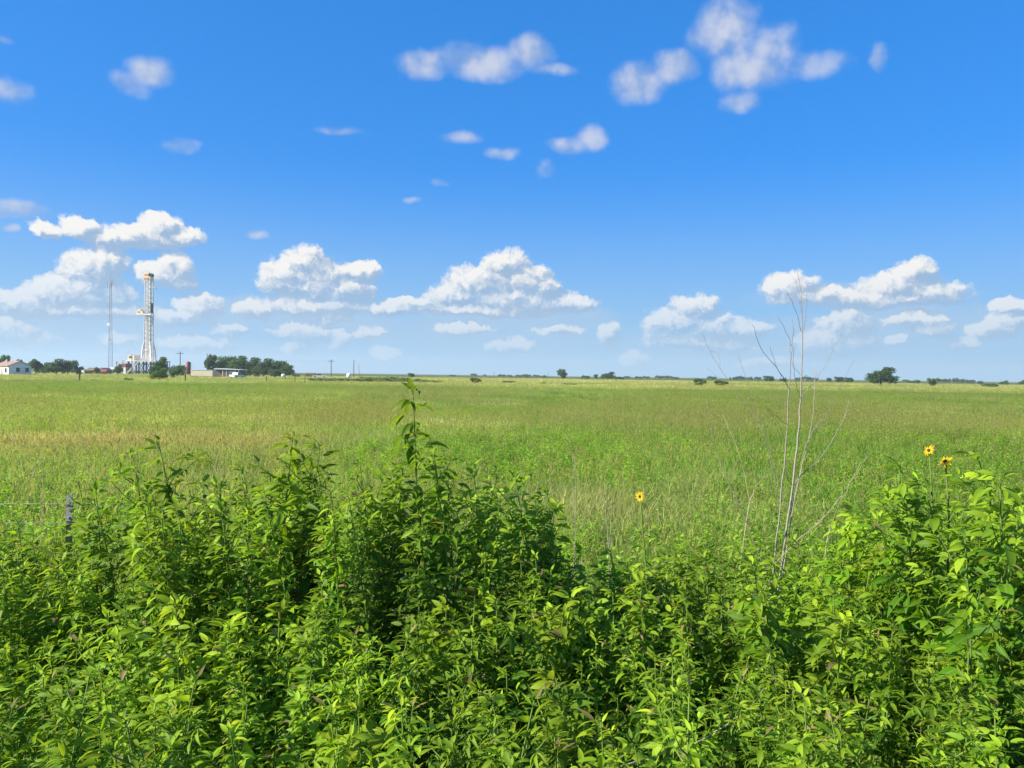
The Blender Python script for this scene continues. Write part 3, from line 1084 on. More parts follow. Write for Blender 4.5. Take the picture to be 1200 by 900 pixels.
def radio_tower():
    d = 390
    g = gx(128.5, d)
    o = thing('radio_tower', 'thin grey lattice radio tower standing left of the drilling rig', 'radio tower', (g.x, d, 0))
    mb = MB()
    lattice(mb, 0, 0, 0, 46, 2.3, 0.9, 22, 0.10, 0.05, 3)
    mb.build('mast', M['galv'], o)
    p = MB()
    p.tube([(0, 0, 46), (0, 0, 50.5)], [0.09, 0.05], 5)
    p.build('spire', M['galv'], o)
    for z, s in ((46, 1), (44.5, -1), (45.2, 0.4)):
        a = MB()
        a.tube([(0, 0, z - 0.5), (s * 1.3, -0.2, z - 0.3)], 0.06, 5)
        a.tube([(s * 1.3, -0.2, z - 1.4), (s * 1.3, -0.2, z + 2.0)], 0.17, 6)
        a.build('antenna', M['grey'], o)
    for z, s in ((34.5, -1), (17.5, 1)):
        a = MB()
        a.tube([(s * 0.7, -0.7, z), (s * 0.7, -1.1, z)], [0.45, 0.6], 12)
        a.build('dish', M['galv'], o)
    a = MB()
    a.tube([(-0.2, -0.9, 25.0), (-0.2, -1.3, 25.0)], [0.75, 0.85], 14)
    a.build('dish', M['white'], o)


radio_tower()

# ------------------------------------------------------------------ drilling rig


def rig():
    d = 350
    g = gx(174, d)
    o = thing('drilling_rig', 'white drilling rig with a tall lattice derrick and raised floor', 'drilling rig', (g.x, d, 0), R(-4))
    SUB = 6.4
    s = MB()       # box substructure: posts, beams and braces
    for x in (-7, -3.4, 0, 3.4, 6.5):
        for y in (-4.2, 4.2):
            s.box(x - 0.28, x + 0.28, y - 0.28, y + 0.28, 0.4, SUB - 0.4)
    for y in (-4.2, 4.2):
        s.box(-7.5, 7.0, y - 0.3, y + 0.3, 0, 0.4)
        for a, b in ((-7, -3.4), (-3.4, 0), (0, 3.4), (3.4, 6.5)):
            s.tube([(a, y, 0.5), (b, y, SUB - 0.5)], 0.14, 4)
            s.tube([(b, y, 0.5), (a, y, SUB - 0.5)], 0.14, 4)
    for x in (-7, 6.5):
        s.box(x - .2, x + .2, -4.6, 4.6, 0.1, 0.35)
    s.build('substructure', M['dark'], o)
    s = MB()
    s.box(-8.0, 7.5, -5.2, 5.2, SUB - 0.4, SUB)
    for x in np.linspace(-8, 7.5, 12):
        s.tube([(x, -5.2, SUB), (x, -5.2, SUB + 1.2)], 0.05, 4)
    for z in (0.6, 1.2):
        s.tube([(-8, -5.2, SUB + z), (7.5, -5.2, SUB + z)], 0.05, 4)
    s.build('drill_floor', M['steel'], o)
    m = MB()
    lattice(m, 0, 0, SUB, 44.0, 2.8, 2.4, 18, 0.22, 0.10)
    for q in (-0.8, 0.2):           # drill pipe stands and ladders inside the derrick
        for k in range(2):
            m.tube([(q + k * 0.22, 0.3 * k - .5, SUB), (q + k * 0.22, 0.3 * k - .5, 30 + k)], 0.12, 5)
    m.build('derrick', M['steel'], o)
    m = MB()        # the splayed legs of the derrick's foot
    for sx in (-1, 1):
        for sy in (-1, 1):
            m.tube([(sx * 2.3, sy * 1.9, SUB), (sx * 2.0, sy * 1.7, SUB + 5), (sx * 1.4, sy * 1.4, SUB + 8.5)], [0.38, 0.32, 0.24], 6)
        m.tube([(sx * 2.3, -1.9, SUB + 1), (sx * 1.2, -1.7, SUB + 5)], 0.2, 5)
        m.tube([(sx * 2.0, -1.8, SUB + 5), (sx * 1.2, -1.7, SUB + 1.5)], 0.2, 5)
    m.box(-2.1, 2.1, -1.8, -1.6, SUB + 4.7, SUB + 5.0)
    m.box(-2.1, 2.1, 1.6, 1.8, SUB + 4.7, SUB + 5.0)
    m.box(-2.2, -2.0, -1.8, 1.8, SUB + 4.4, SUB + 4.69)
    m.build('derrick_base', M['steel'], o)
    m = MB()
    m.box(-1.6, 1.4, -1.4, 1.4, 43.9, 44.4)
    m.box(-1.5, 0.3, -1.2, 1.2, 44.4, 46.0)
    cb = m.build('crown_block', M['cream'], o)
    m = MB()
    m.box(-1.6, 0.4, -1.55, -1.3, 43.0, 43.88)
    m.box(-1.55, 0.35, -1.3, -1.22, 44.8, 45.6)
    m.build('crown_band', M['orange'], cb)
    m = MB()
    m.tube([(1.0, -0.9, 45.2), (1.0, 0.9, 45.2)], 0.8, 14)
    m.build('sheave', M['dark'], cb)
    m = MB()
    for p in ((-1.45, -1.1), (0.2, -1.1), (-1.45, 1.1)):
        m.tube([(p[0], p[1], 46), (p[0], p[1], 47.6)], 0.06, 4)
    m.tube([(-1.45, 1.1, 47.4), (-1.45, -1.1, 47.4)], 0.06, 4)
    m.tube([(-1.45, -1.1, 47.4), (0.2, -1.1, 47.2), (1.1, -1.1, 46.0)], 0.06, 4)
    m.build('railing', M['white'], cb)
    m = MB()
    m.box(-4.9, -1.4, -1.8, 1.8, 27.2, 27.8)
    m.box(-1.6, 2.0, -1.9, -1.5, 27.0, 27.6)
    mk = m.build('racking_platform', M['white'], o)
    m = MB()
    m.box(-4.6, -2.0, -1.75, -1.6, 27.8, 28.9)
    m.box(-4.3, -3.1, -1.55, 1.5, 27.85, 29.8)
    m.build('windbreak', M['cream'], mk)
    m = MB()
    m.box(-4.2, -3.4, -1.86, -1.76, 28.0, 28.7)
    m.build('sign_plate', M['orange'], mk)
    m = MB()
    m.box(0.4, 1.5, -0.8, 0.7, 28.0, 32.6)
    m.tube([(0.9, 0, 32.6), (0.9, 0, 44)], 0.12, 5)
    m.tube([(0.9, 0, 12), (0.9, 0, 28)], 0.16, 6)
    m.build('travelling_block', M['dark'], o)
    m = MB()
    m.tube([(1.7, -1.6, 39.5), (4.2, -1.8, 39.5), (4.5, -1.8, 38.6)], 0.13, 5)
    m.build('hoist_arm', M['grey'], o)
    for p in ((4.5, -1.8, 38.6, 8.5, -8, 1.5), (-2.0, -2.0, 27, -8.0, -9, 0.5)):
        m = MB()
        m.tube([p[:3], p[3:]], 0.05, 4)
        m.build('guy_line', M['grey'], o)
    # stairs on the left, dog house and engine sheds
    st = MB()
    for y in (-6.3, -5.3):
        st.tube([(-14.5, y, 0.2), (-8.0, y, SUB - 0.2)], 0.16, 4)
        st.tube([(-14.5, y, 1.4), (-8.0, y, SUB + 1.0)], 0.07, 4)
    for i in range(16):
        u = (i + .5) / 16
        st.box(-14.5 + 6.5 * u - .16, -14.5 + 6.5 * u + .16, -6.3, -5.3, 0.25 + (SUB - .4) * u, 0.31 + (SUB - .4) * u)
    st.build('staircase', M['white'], o)
    st = MB()
    for y in (-7.6, -6.7):
        st.tube([(-6.5, y, 0.2), (-0.5, y, SUB - 0.4)], 0.2, 4)
    for i in range(14):
        u = (i + .5) / 14
        st.box(-6.5 + 6 * u - .16, -6.5 + 6 * u + .16, -7.6, -6.7, 0.25 + (SUB - .6) * u, 0.31 + (SUB - .6) * u)
    st.build('staircase', M['steel'], o)
    h = MB()
    h.box(-7.6, -4.6, -3.9, 3.0, SUB + .004, SUB + 2.5)
    dh = h.build('doghouse', M['cream'], o)
    h = MB()
    h.box(-6.9, -5.6, -3.97, -3.903, SUB + 1.0, SUB + 1.9)
    h.build('window', M['glass'], dh)
    h = MB()
    h.box(-16.5, -9.0, -3, 2.5, 0.3, 3.2)
    h.box(-15.8, -12.5, -3.6, -3.05, 0.3, 2.4)
    h.build('pump_house', M['steel'], o)
    h = MB()
    h.box(-12.5, -9.2, -2.6, 2.1, 3.25, 5.0)
    h.tube([(-15, 0, 3.2), (-15, 0, 6.0)], 0.25, 8)
    h.tube([(-9.5, -4.5, 0), (-9.5, -4.5, 6.5)], 0.18, 8)
    h.build('mud_tank', M['rust'], o)
    h = MB()
    h.box(7.8, 11.5, -3, 3, 0.3, 3.6)
    h.tube([(9.2, -1, 3.6), (9.2, -1, 6.4)], 0.22, 8)
    h.tube([(10.4, -1, 3.6), (10.4, -1, 6.0)], 0.22, 8)
    h.build('engine_house', M['grey'], o)


rig()

# ------------------------------------------------------------------ site buildings right of the rig


def site():
    d = 262
    g = gx(220.5, d)
    o = thing('storage_silo', 'dark red upright silo on legs right of the rig', 'silo', (g.x, d, 0))
    b = MB()
    b.tube([(0, 0, 0.9), (0, 0, 1.6), (0, 0, 4.9), (0, 0, 5.3)], [0.35, 0.75, 0.75, 0.3], 14)
    b.build('drum', M['rust'], o, True)
    for x, y in ((-.6, -.6), (.6, -.6), (.6, .6), (-.6, .6)):
        b = MB()
        b.tube([(x, y, 0), (x, y, 1.8)], 0.07, 5)
        b.build('leg', M['rust'], o)
    b = MB()
    b.tube([(0.85, -.2, 0.1), (0.85, -.2, 5.0)], 0.05, 4)
    b.tube([(0.85, .2, 0.1), (0.85, .2, 5.0)], 0.05, 4)
    for i in range(12):
        b.tube([(0.85, -.2, 0.3 + i * .4), (0.85, .2, 0.3 + i * .4)], 0.025, 4)
    b.build('ladder', M['dark'], o)
    # pickup hidden halfway behind the trees
    g = gx(224, 258)
    o = thing('utility_box', 'small dark pump box at the foot of the red silo', 'pump box', (g.x + .5, 258, 0))
    b = MB()
    b.box(-.5, .5, -.5, .5, 0.1, 1.1)
    b.build('housing', M['dark'], o)
    b = MB()
    b.tube([(0, 0, 1.1), (0, 0, 1.7), (0.4, 0, 1.9)], 0.07, 6)
    b.build('pipe', M['rust'], o)
    # cream container
    d = 240
    a, bq = gx(223.5, d), gx(249, d)
    L = bq.x - a.x
    o = thing('site_trailer', 'long cream site trailer with a flat roof beside the open shed', 'trailer', (a.x, d, 0))
    b = MB()
    b.box(0, L, 0, 2.6, 0.42, 2.35)
    b.build('body', M['cream'], o)
    b = MB()
    b.box(-.08, L + .08, -.08, 2.68, 2.353, 2.45)
    b.build('roof', M['white'], o)
    b = MB()
    b.box(0.1, L - .1, 0.15, 2.45, 0.05, 0.417)
    b.build('chassis', M['dark_brown'], o)
    # open shed with a white roof
    d = 246
    a, bq = gx(252.5, d), gx(281, d)
    L = bq.x - a.x
    o = thing('open_shed', 'open-fronted shed with a white tin roof in front of the grove', 'shed', (a.x, d, 0))
    r = MB()
    r.prism([(-.35, 2.75), (L + .35, 2.55), (L + .35, 2.68), (1.2, 3.05), (-.1, 2.95)], -1.0, 5.6)
    r.build('roof', M['tin'], o)
    b = MB()
    b.box(0, L, 5.2, 5.35, 0, 2.5)
    b.build('wall', M['wood'], o)
    b = MB()
    b.box(0, 2.3, 0.0, 0.12, 0, 2.6)
    b.build('wall', M['wood'], o)
    b = MB()
    b.box(L - .12, L, 0.13, 5.19, 0, 2.5)
    b.build('wall', M['wood'], o)
    b = MB()
    b.box(3.9, 6.2, 0.3, 5.0, 0, 2.2)
    b.build('partition', M['wall_w'], o)
    for x in (2.5, 3.7, 6.5, L - .2):
        b = MB()
        b.box(x - .08, x + .08, -.7, -.54, 0, 2.6)
        b.build('post', M['white'], o)
    # white pickup beside the shed
    def pickup(px, d, label, mat, rz):
        g = gx(px, d)
        o = thing('pickup_truck', label, 'pickup truck', (g.x, d, 0), rz)
        b = MB()
        b.prism([(-2.5, .45), (2.5, .45), (2.5, 1.0), (1.2, 1.08), (.6, 1.75), (-.8, 1.75), (-.95, 1.1), (-2.5, 1.1)], -.9, .9)
        b.build('body', mat, o)
        for x in (-1.6, 1.6):
            for y in (-.93, .93):
                w = MB()
                w.tube([(x, y - .12, .38), (x, y + .12, .38)], .38, 12)
                w.build('wheel', M['dark'], o)
        w = MB()
        w.prism([(.95, 1.12), (.52, 1.66), (-.7, 1.66), (-.8, 1.12)], -.915, .915)
        w.build('window', M['glass'], o)
    pickup(277.5, 232, 'white pickup parked at the right end of the open shed', M['white'], R(75))
    pickup(374.5, 280, 'white pickup parked right of the dark flatbed in the far field', M['white'], R(10))
    # dark flatbed with hay
    g = gx(364, 285)
    o = thing('flatbed_trailer', 'dark loaded flatbed trailer between the grove and the power pole', 'trailer', (g.x, 285, 0))
    b = MB()
    b.box(-1.9, 1.7, -1, 1, .75, 1.0)
    b.tube([(1.7, 0, .8), (2.6, 0, .6)], .08, 5)
    b.build('deck', M['dark'], o)
    b = MB()
    for k in range(3):
        b.tube([(-1.75 + k * 1.15, 0, 1.45), (-.65 + k * 1.15, 0, 1.45)], .52, 12)
    b.build('load', M['wood'], o)
    for x in (-.6, .4):
        w = MB()
        w.tube([(x, -1.05, .4), (x, -.82, .4)], .4, 10)
        w.build('wheel', M['dark'], o)
    # white tanks
    for px, d, r_, hh, lb in ((332, 262, .75, 1.5, 'small round white tank at the foot of the grove'),
                              (409, 270, .85, 2.0, 'upright white tank between the two far power poles')):
        g = gx(px, d)
        o = thing('water_tank', lb, 'tank', (g.x, d, 0))
        b = MB()
        b.tube([(0, 0, 0.12), (0, 0, hh * .78), (0, 0, hh * .92), (0, 0, hh)], [r_, r_, r_ * .8, r_ * .25], 16)
        b.build('drum', M['white'], o, True)
        b = MB()
        b.box(-r_, r_, -r_, r_, 0, 0.12)
        b.build('base', M['dark_brown'], o)


site()

# ------------------------------------------------------------------ poles and power line


def power_pole(px, d, hpx, label, arm=True, r=0.16, lean=0.0):
    g = gx(px, d)
    h = hpx * d / F
    o = thing('utility_pole', label, 'pole', (g.x, d, 0))
    b = MB()
    b.tube([(0, 0, 0), (lean * h * .5, 0, h * .5), (lean * h, 0, h)], [r, r * .9, r * .75], 8)
    b.build('shaft', M['pole'], o)
    if arm:
        b = MB()
        b.box(lean * h - 1.1, lean * h + 1.1, -r - .12, -r, h - .75, h - .58)
        c = b.build('crossarm', M['pole'], o)
        for x in (-1, 0, 1):
            k = MB()
            k.tube([(lean * h + x, -r - .06, h - .58), (lean * h + x, -r - .06, h - .36)], [.07, .04], 6)
            k.build('insulator', M['grey'], c)
    return Vector((g.x + lean * h, d, h))


power_pole(154.5, 300, 25, 'dark utility pole in front of the rig staircase', False)
power_pole(211, 250, 30, 'utility pole rising behind the dark tree left of the red silo', True)
power_pole(242.5, 285, 27, 'utility pole at the left end of the grove behind the cream trailer', False)
pa = power_pole(388, 290, 22, 'utility pole with crossarm carrying the wire from the grove')
power_pole(414.5, 285, 22, 'bare pole right of the upright white tank', False)
power_pole(421.5, 300, 17, 'thin leaning pole beside the bare pole', False, 0.07, -0.08)
power_pole(579, 420, 8, 'thin distant pole alone on the horizon near the tiniest tree', False, 0.12)
power_pole(642.5, 420, 8, 'thin snag pole just left of the feathery horizon tree', False, 0.12, -0.05)
q0 = pt(326, 421, 292)
b = MB()
b.tube([tuple(q0 + (pa - q0) * u + Vector((0, 0, -.4 - 1.6 * u * (1 - u)))) for u in np.linspace(0, 1, 12)], 0.05, 4)
tag(b.build('power_line', M['galv']), 'thin power line running from the grove to the crossarm pole', 'power line')

# far field fence: posts and a gate


def post(px, d, h, label, r=0.10):
    g = gx(px, d)
    b = MB()
    b.tube([(0, 0, 0), (r * .1, 0, h * .6), (0, 0, h)], [r, r * .95, r * .8], 8)
    o = b.build('fence_post', M['wood'])
    o.location = (g.x, d, 0)
    tag(o, label, 'fence post')


post(93, 122, 1.5, 'dark wooden fence post in the far field below the reddish shed', .14)
post(217, 130, 1.5, 'dark wooden fence post right of the bush in front of the rig', .14)
post(312, 135, 1.3, 'short fence post in the far field below the grove', .13)
post(334, 200, 1.6, 'fence post just below the small round white tank', .12)
g = gx(345, 140)
o = thing('field_gate', 'weathered horizontal rail on posts in the far field below the flatbed', 'gate', (g.x, 140, 0))
for x in (0.1, 1.9):
    b = MB()
    b.tube([(x, 0, 0), (x, 0, 1.55)], .09, 7)
    b.build('post', M['wood'], o)
b = MB()
b.box(-.2, 4.2, -.09, .09, 1.553, 1.70)
b.build('rail', M['wood'], o)

# ------------------------------------------------------------------ roadside fence


def tpost(x, y, h, label):
    o = thing('fence_post', label, 'fence post', (x, y, 0))
    fw, st, ft = 0.036, 0.030, 0.006

    def section(mb, z0, z1):
        mb.box(-fw / 2, fw / 2, -ft, 0, z0, z1)
        mb.box(-ft / 2, ft / 2, 0.0005, st, z0, z1)
    b = MB()
    section(b, -0.1, h - 0.165)
    for k in range(18):
        z = 0.25 + k * 0.055
        if z < h - .18:
            b.box(-.006, .006, -ft - .010, -ft - .0003, z, z + .014)
    b.build('shaft', M['tgreen'], o)
    b = MB()
    section(b, h - 0.1645, h)
    for k in range(3):
        z = h - .15 + k * .052
        b.box(-.006, .006, -ft - .010, -ft - .0003, z, z + .014)
    b.build('tip', M['twhite'], o)
    b = MB()
    for z in (h - .055, h - .175):
        b.tube([(-.024, -.012, z), (-.02, -.012, z + .004), (.02, -.012, z - .004), (.024, .006, z), (0, .034, z + .004), (-.024, .006, z), (-.024, -.012, z)], .0022, 5)
    b.build('clip', M['wire'], o)
    return o


PH = 2.1 - (580 - yh(80)) / F * 4.8
pb = gx(80, 4.8)
tpost(pb.x, 4.8, PH, 'green metal fence post with a white tip standing out of the weeds')


def barbed(z0, z1, label):
    a = Vector((pb.x - 3.2, 4.78, z0 + 0.03))
    c = Vector((pb.x, 4.785, z0))
    e = Vector((pb.x + 0.75, 4.80, z1 + .03))
    e2 = Vector((pb.x + 2.4, 4.84, 0.25))
    b = MB()
    for p, q, sg in ((a, c, .02), (c, e, .01), (e, e2, -.10)):      # slack wire, sagging into the weeds
        n = int((q - p).length / .08)
        pts = [p + (q - p) * (i / n) + Vector((0, 0, -sg * math.sin(PI * i / n))) for i in range(n + 1)]
        b.tube([tuple(v + Vector((0, math.cos(i * 1.9), math.sin(i * 1.9))) * .0011) for i, v in enumerate(pts)], .0011, 5)
        b.tube([tuple(v - Vector((0, math.cos(i * 1.9), math.sin(i * 1.9))) * .0011) for i, v in enumerate(pts)], .0011, 5)
        for i in range(2, n, 3):
            v = pts[i]
            b.tube([tuple(v + Vector((-.006, -.012, .011))), tuple(v), tuple(v + Vector((.006, .012, -.012)))], .0014, 4)
            b.tube([tuple(v + Vector((.006, -.012, -.011))), tuple(v), tuple(v + Vector((-.002, .012, .012)))], .0014, 4)
    tag(b.build('barbed_wire', M['wire']), label, 'barbed wire')


barbed(PH - .055, PH - .10, 'upper barbed wire crossing the white tip of the fence post')
barbed(PH - .175, PH - .22, 'lower barbed wire crossing the green post just under its white tip')

# ------------------------------------------------------------------ dead shrub and dry stalks


def catmull(P_, i, u):
    a, b_, c_, d_ = P_[max(i - 1, 0)], P_[i], P_[i + 1], P_[min(i + 2, len(P_) - 1)]
    return 0.5 * ((2 * b_) + (c_ - a) * u + (2 * a - 5 * b_ + 4 * c_ - d_) * u * u + (3 * b_ - a - 3 * c_ + d_) * u ** 3)


def stick(mb, pxs, d, r0, r1, dd=0.0, jit=0.006, seed=0):
    """a bent branch through the given places; depth drifts by dd along it"""
    r = random.Random(seed + int(pxs[0][0] * 13 + pxs[0][1]))
    n = len(pxs)
    P_ = [pt(x, y, d + dd * i / max(1, n - 1)) for i, (x, y) in enumerate(pxs)]
    out = []
    for i in range(n - 1):
        k = 4
        for j in range(k):
            u = j / k
            p = catmull(P_, i, u)
            out.append(p + Vector((r.gauss(0, jit * .6), r.gauss(0, jit * 1.5), r.gauss(0, jit * .4))) * (0 if (i == 0 and j == 0) else 1))
    out.append(P_[-1])
    m = len(out)
    mb.tube([tuple(p) for p in out], [r0 + (r1 - r0) * (i / (m - 1)) for i in range(m)], 7)
    return out


def Zp(*a):
    return [(780 + x / 2.369, 300 + y / 2.369) for x, y in a]


def foot(mb, out, r0):
    """carry a stem straight on down to the soil"""
    a, b_ = out[0], out[3]
    s = (a - b_).normalized()
    k = a.z / max(0.2, -s.z)
    mb.tube([tuple(a + s * k), tuple(a + s * k * .5), tuple(a)], [r0 * 1.25, r0 * 1.1, r0], 7, cap=False)


def dead_shrub():
    d = 5.7
    g = gx(914, d)
    o = thing('dead_shrub', 'tall bare dead shrub with pale upright stems and thin grey twigs', 'dead shrub', (0, 0, 0))
    for k, (pts_, r0, r1, dd) in enumerate([
            (Zp((328, 818), (352, 640), (368, 500), (374, 400), (380, 250), (378, 130), (366, 45)), .0088, .0018, .15),
            (Zp((306, 812), (320, 660), (335, 520), (341, 400), (350, 260), (355, 190)), .0062, .0017, -.12),
            (Zp((338, 800), (365, 640), (400, 500), (414, 380), (412, 305)), .0036, .0015, .35)]):
        mb = MB()
        out = stick(mb, pts_, d, r0, r1, dd, .003, k)
        foot(mb, out, r0)
        mb.build('stem', M['dead'], o, True)
    tw = [(Zp((355, 635), (390, 595), (430, 560), (490, 460), (508, 400)), .007, .002, .3),
          (Zp((345, 370), (325, 335), (300, 300), (265, 255), (240, 190)), .0055, .0018, -.3),
          (Zp((322, 336), (305, 300), (290, 250)), .0035, .0014, -.2),
          (Zp((372, 400), (400, 365), (430, 325), (465, 260), (487, 218)), .0055, .0016, .4),
          (Zp((465, 262), (460, 235)), .0025, .0012, .1), (Zp((478, 235), (490, 228)), .002, .001, .1),
          (Zp((351, 252), (335, 210), (310, 165)), .0045, .0015, -.1), (Zp((352, 235), (356, 195), (350, 175)), .003, .0012, .05),
          (Zp((377, 210), (358, 140), (335, 100)), .004, .0013, -.15), (Zp((348, 118), (352, 95)), .002, .001, 0),
          (Zp((380, 220), (390, 150), (392, 95)), .004, .0013, .2), (Zp((376, 130), (368, 90), (362, 70)), .003, .0011, .05),
          (Zp((373, 100), (378, 70), (384, 52)), .0025, .001, .05), (Zp((366, 75), (352, 60)), .002, .001, -.05), (Zp((378, 160), (370, 120)), .0025, .001, -.1),
          (Zp((385, 180), (396, 165)), .002, .001, .1), (Zp((340, 400), (330, 420), (345, 372)), .004, .002, 0), (Zp((352, 635), (335, 610), (338, 560)), .005, .002, -.2),
          (Zp((345, 720), (372, 610), (392, 520), (430, 455), (455, 425)), .005, .0018, .3), (Zp((374, 395), (358, 330), (356, 250)), .005, .002, -.1),
          (Zp((388, 330), (410, 345), (420, 320)), .003, .0012, .2), (Zp((340, 470), (300, 440), (275, 415)), .0035, .0014, -.3),
          (Zp((332, 520), (316, 470), (275, 415)), .003, .0014, -.2), (Zp((375, 330), (352, 300), (345, 230)), .003, .0012, -.1),
          (Zp((414, 372), (424, 345), (414, 310)), .0028, .0012, .1), (Zp((400, 500), (432, 470), (468, 400), (505, 320), (525, 285)), .0032, .0012, .5)]
    for k, (p, r0, r1, dd) in enumerate(tw):
        mb = MB()
        stick(mb, p, d, r0 * .5, r1 * .65, dd, .004, 40 + k)
        mb.build('twig', M['dead'] if k % 3 == 0 else M['twig'], o, True)


dead_shrub()


def stalk_thing(name, label, sticks, d, mat, group=None):
    o = thing(name, label, 'dry stalk', (0, 0, 0), 0, group)
    for k, (p, r0, r1, dd) in enumerate(sticks):
        mb = MB()
        out = stick(mb, p, d, r0 * .5, r1 * .65, dd, .004, 90 + k)
        if k == 0:
            foot(mb, out, r0 * .5)
        mb.build('stem' if k == 0 else 'twig', M[mat], o, True)
    return o


stalk_thing('dry_stalk', 'dark thin dry stalk curving up left of the dead shrub', [
    (Zp((252, 812), (215, 720), (180, 640), (150, 570), (130, 500), (115, 405)), .006, .002, .4), (Zp((180, 640), (200, 560), (222, 600)), .003, .0015, .1)], 5.6, 'twig')
stalk_thing('dry_stalk', 'pale forked dry stalk with a twig bending towards the dead shrub', [
    (Zp((213, 818), (222, 750), (232, 690), (250, 640)), .008, .004, .1), (Zp((250, 640), (280, 612), (312, 592)), .004, .0016, .2),
    (Zp((235, 690), (215, 590), (190, 510), (158, 440)), .004, .0014, .3), (Zp((228, 745), (210, 710), (200, 690)), .003, .0015, -.1)], 5.9, 'straw')
stalk_thing('dry_stalk', 'tall thin stalk whose tip rises above the horizon left of the dead shrub', [
    (Zp((330, 800), (290, 560), (250, 450), (190, 365), (150, 310), (120, 260), (100, 208)), .005, .0018, .5), (Zp((170, 345), (140, 332), (115, 312)), .0025, .001, .1),
    (Zp((122, 262), (140, 268)), .002, .001, .1), (Zp((152, 312), (145, 268)), .002, .001, .1)], 6.2, 'twig')
stalk_thing('dry_stalk', 'fine grey stalk between the tall tip and the dead shrub', [
    (Zp((318, 640), (285, 520), (245, 410), (230, 355), (208, 295), (198, 262)), .004, .0014, .3), (Zp((207, 293), (198, 280)), .002, .001, .1)], 6.4, 'twig')
stalk_thing('dry_stalk', 'straw coloured stalk leaning far to the right of the dead shrub', [
    (Zp((345, 812), (395, 765), (440, 725), (475, 685), (500, 648), (550, 575), (560, 545)), .0065, .0022, .5), (Zp((470, 690), (495, 665), (515, 620), (545, 565)), .0035, .0016, .3),
    (Zp((395, 770), (430, 735), (442, 715)), .003, .0015, .1), (Zp((440, 722), (438, 690)), .002, .001, 0)], 5.5, 'straw')
stalk_thing('dry_stalk', 'short pale stalk with an arched twig near the right thicket', [
    (Zp((440, 838), (448, 790), (456, 745)), .0055, .003, .1), (Zp((444, 800), (470, 765), (505, 742)), .0035, .0014, .2), (Zp((452, 770), (490, 660)), .003, .001, .2)], 5.2, 'straw')
stalk_thing('dry_stalk', 'upright grey dry stalk with a side twig left of the sunflower', [
    ([(673, 650), (674, 610), (675, 570), (674, 535)], .0055, .002, .1), ([(674, 625), (684, 610), (694, 595)], .003, .0012, .2), ([(674, 540), (668, 520), (662, 508)], .002, .001, .1)], 5.1, 'dead')
stalk_thing('dry_stalk', 'dry straw stalks spreading like a fan behind the thicket', [
    ([(713, 658), (712, 620), (708, 590), (702, 575)], .006, .0018, .1), ([(713, 645), (716, 610), (717, 586)], .0045, .0014, .2), ([(711, 640), (703, 622), (698, 610)], .003, .0012, -.1),
    ([(735, 645), (745, 620), (755, 605)], .003, .0012, .2)], 5.3, 'dead')
stalk_thing('dry_stalk', 'pair of straw stalks just right of the white tipped fence post', [
    ([(103, 628), (104, 600), (107, 572)], .0045, .002, .1), ([(99, 628), (101, 600), (102, 575)], .0035, .0016, .1), ([(86, 626), (94, 619), (100, 614)], .009, .007, .1)], 4.95, 'straw')
stalk_thing('dry_stalk', 'bare straw stalk among the left weeds under the hump', [
    ([(244, 625), (246, 590), (248, 565), (256, 530)], .0055, .002, .1), ([(248, 570), (254, 552), (262, 540)], .003, .0012, .1)], 4.9, 'straw')
stalk_thing('dry_stalk', 'thin straw stalk left of the white tipped fence post', [
    ([(48, 640), (49, 600), (50, 560), (48, 530)], .004, .0015, .2), ([(49, 590), (54, 575)], .002, .001, .1)], 5.4, 'straw')
stalk_thing('dead_branch', 'bare dead branch lying in the weeds near the bottom of the photo', [
    ([(792, 878), (822, 868), (850, 850), (876, 830), (897, 806)], .006, .0016, .25), ([(850, 850), (868, 852), (884, 860)], .0025, .001, .1), ([(822, 868), (836, 878), (850, 880)], .0025, .001, .1),
    ([(876, 830), (888, 828), (893, 836)], .002, .001, .1)], 2.55, 'straw')

# ------------------------------------------------------------------ leaves and weed plants


def leaf(mb, base, d, up, L, wd, fold, droop, tone, age, rows=5, twist=0.0):
    d = d.normalized()
    s = d.cross(up)
    if s.length < 1e-4:
        s = d.orthogonal()
    s.normalize()
    n = s.cross(d).normalized()
    if twist:
        q = Matrix.Rotation(twist, 3, d)
        s, n = q @ s, q @ n
    vs, cs = [], []
    p = base.copy()
    step = L / rows
    for i in range(rows + 1):
        u = i / rows
        th = droop * u
        dd = d * math.cos(th) - n * math.sin(th)
        nn = n * math.cos(th) + d * math.sin(th)
        if i:
            p = p + dd * step
        if i == 0 or i == rows:
            vs.append(tuple(p))
            cs.append((tone, age, 0.0))
        else:
            w = wd * 0.5 * (u ** 0.6) * ((1 - u) ** 1.05) * 2.02
            e = nn * (fold * w)
            vs += [tuple(p - s * w + e), tuple(p), tuple(p + s * w + e)]
            cs += [(tone, age, 1.0), (tone, age, 0.0), (tone, age, 1.0)]
    fs = [(0, 2, 1), (0, 3, 2)]
    for i in range(rows - 2):
        a = 1 + 3 * i
        fs += [(a, a + 1, a + 4, a + 3), (a + 1, a + 2, a + 5, a + 4)]
    a = 1 + 3 * (rows - 2)
    z = len(vs) - 1
    fs += [(a, a + 1, z), (a + 1, a + 2, z)]
    k = len(mb.v)
    mb.v.extend(vs)
    mb.f.extend([tuple(i + k for i in f) for f in fs])
    mb.c.extend(cs)


WIND = Vector((-0.9, 0.1, -0.1))
UP = Vector((0, 0, 1))


WR = [1.0]


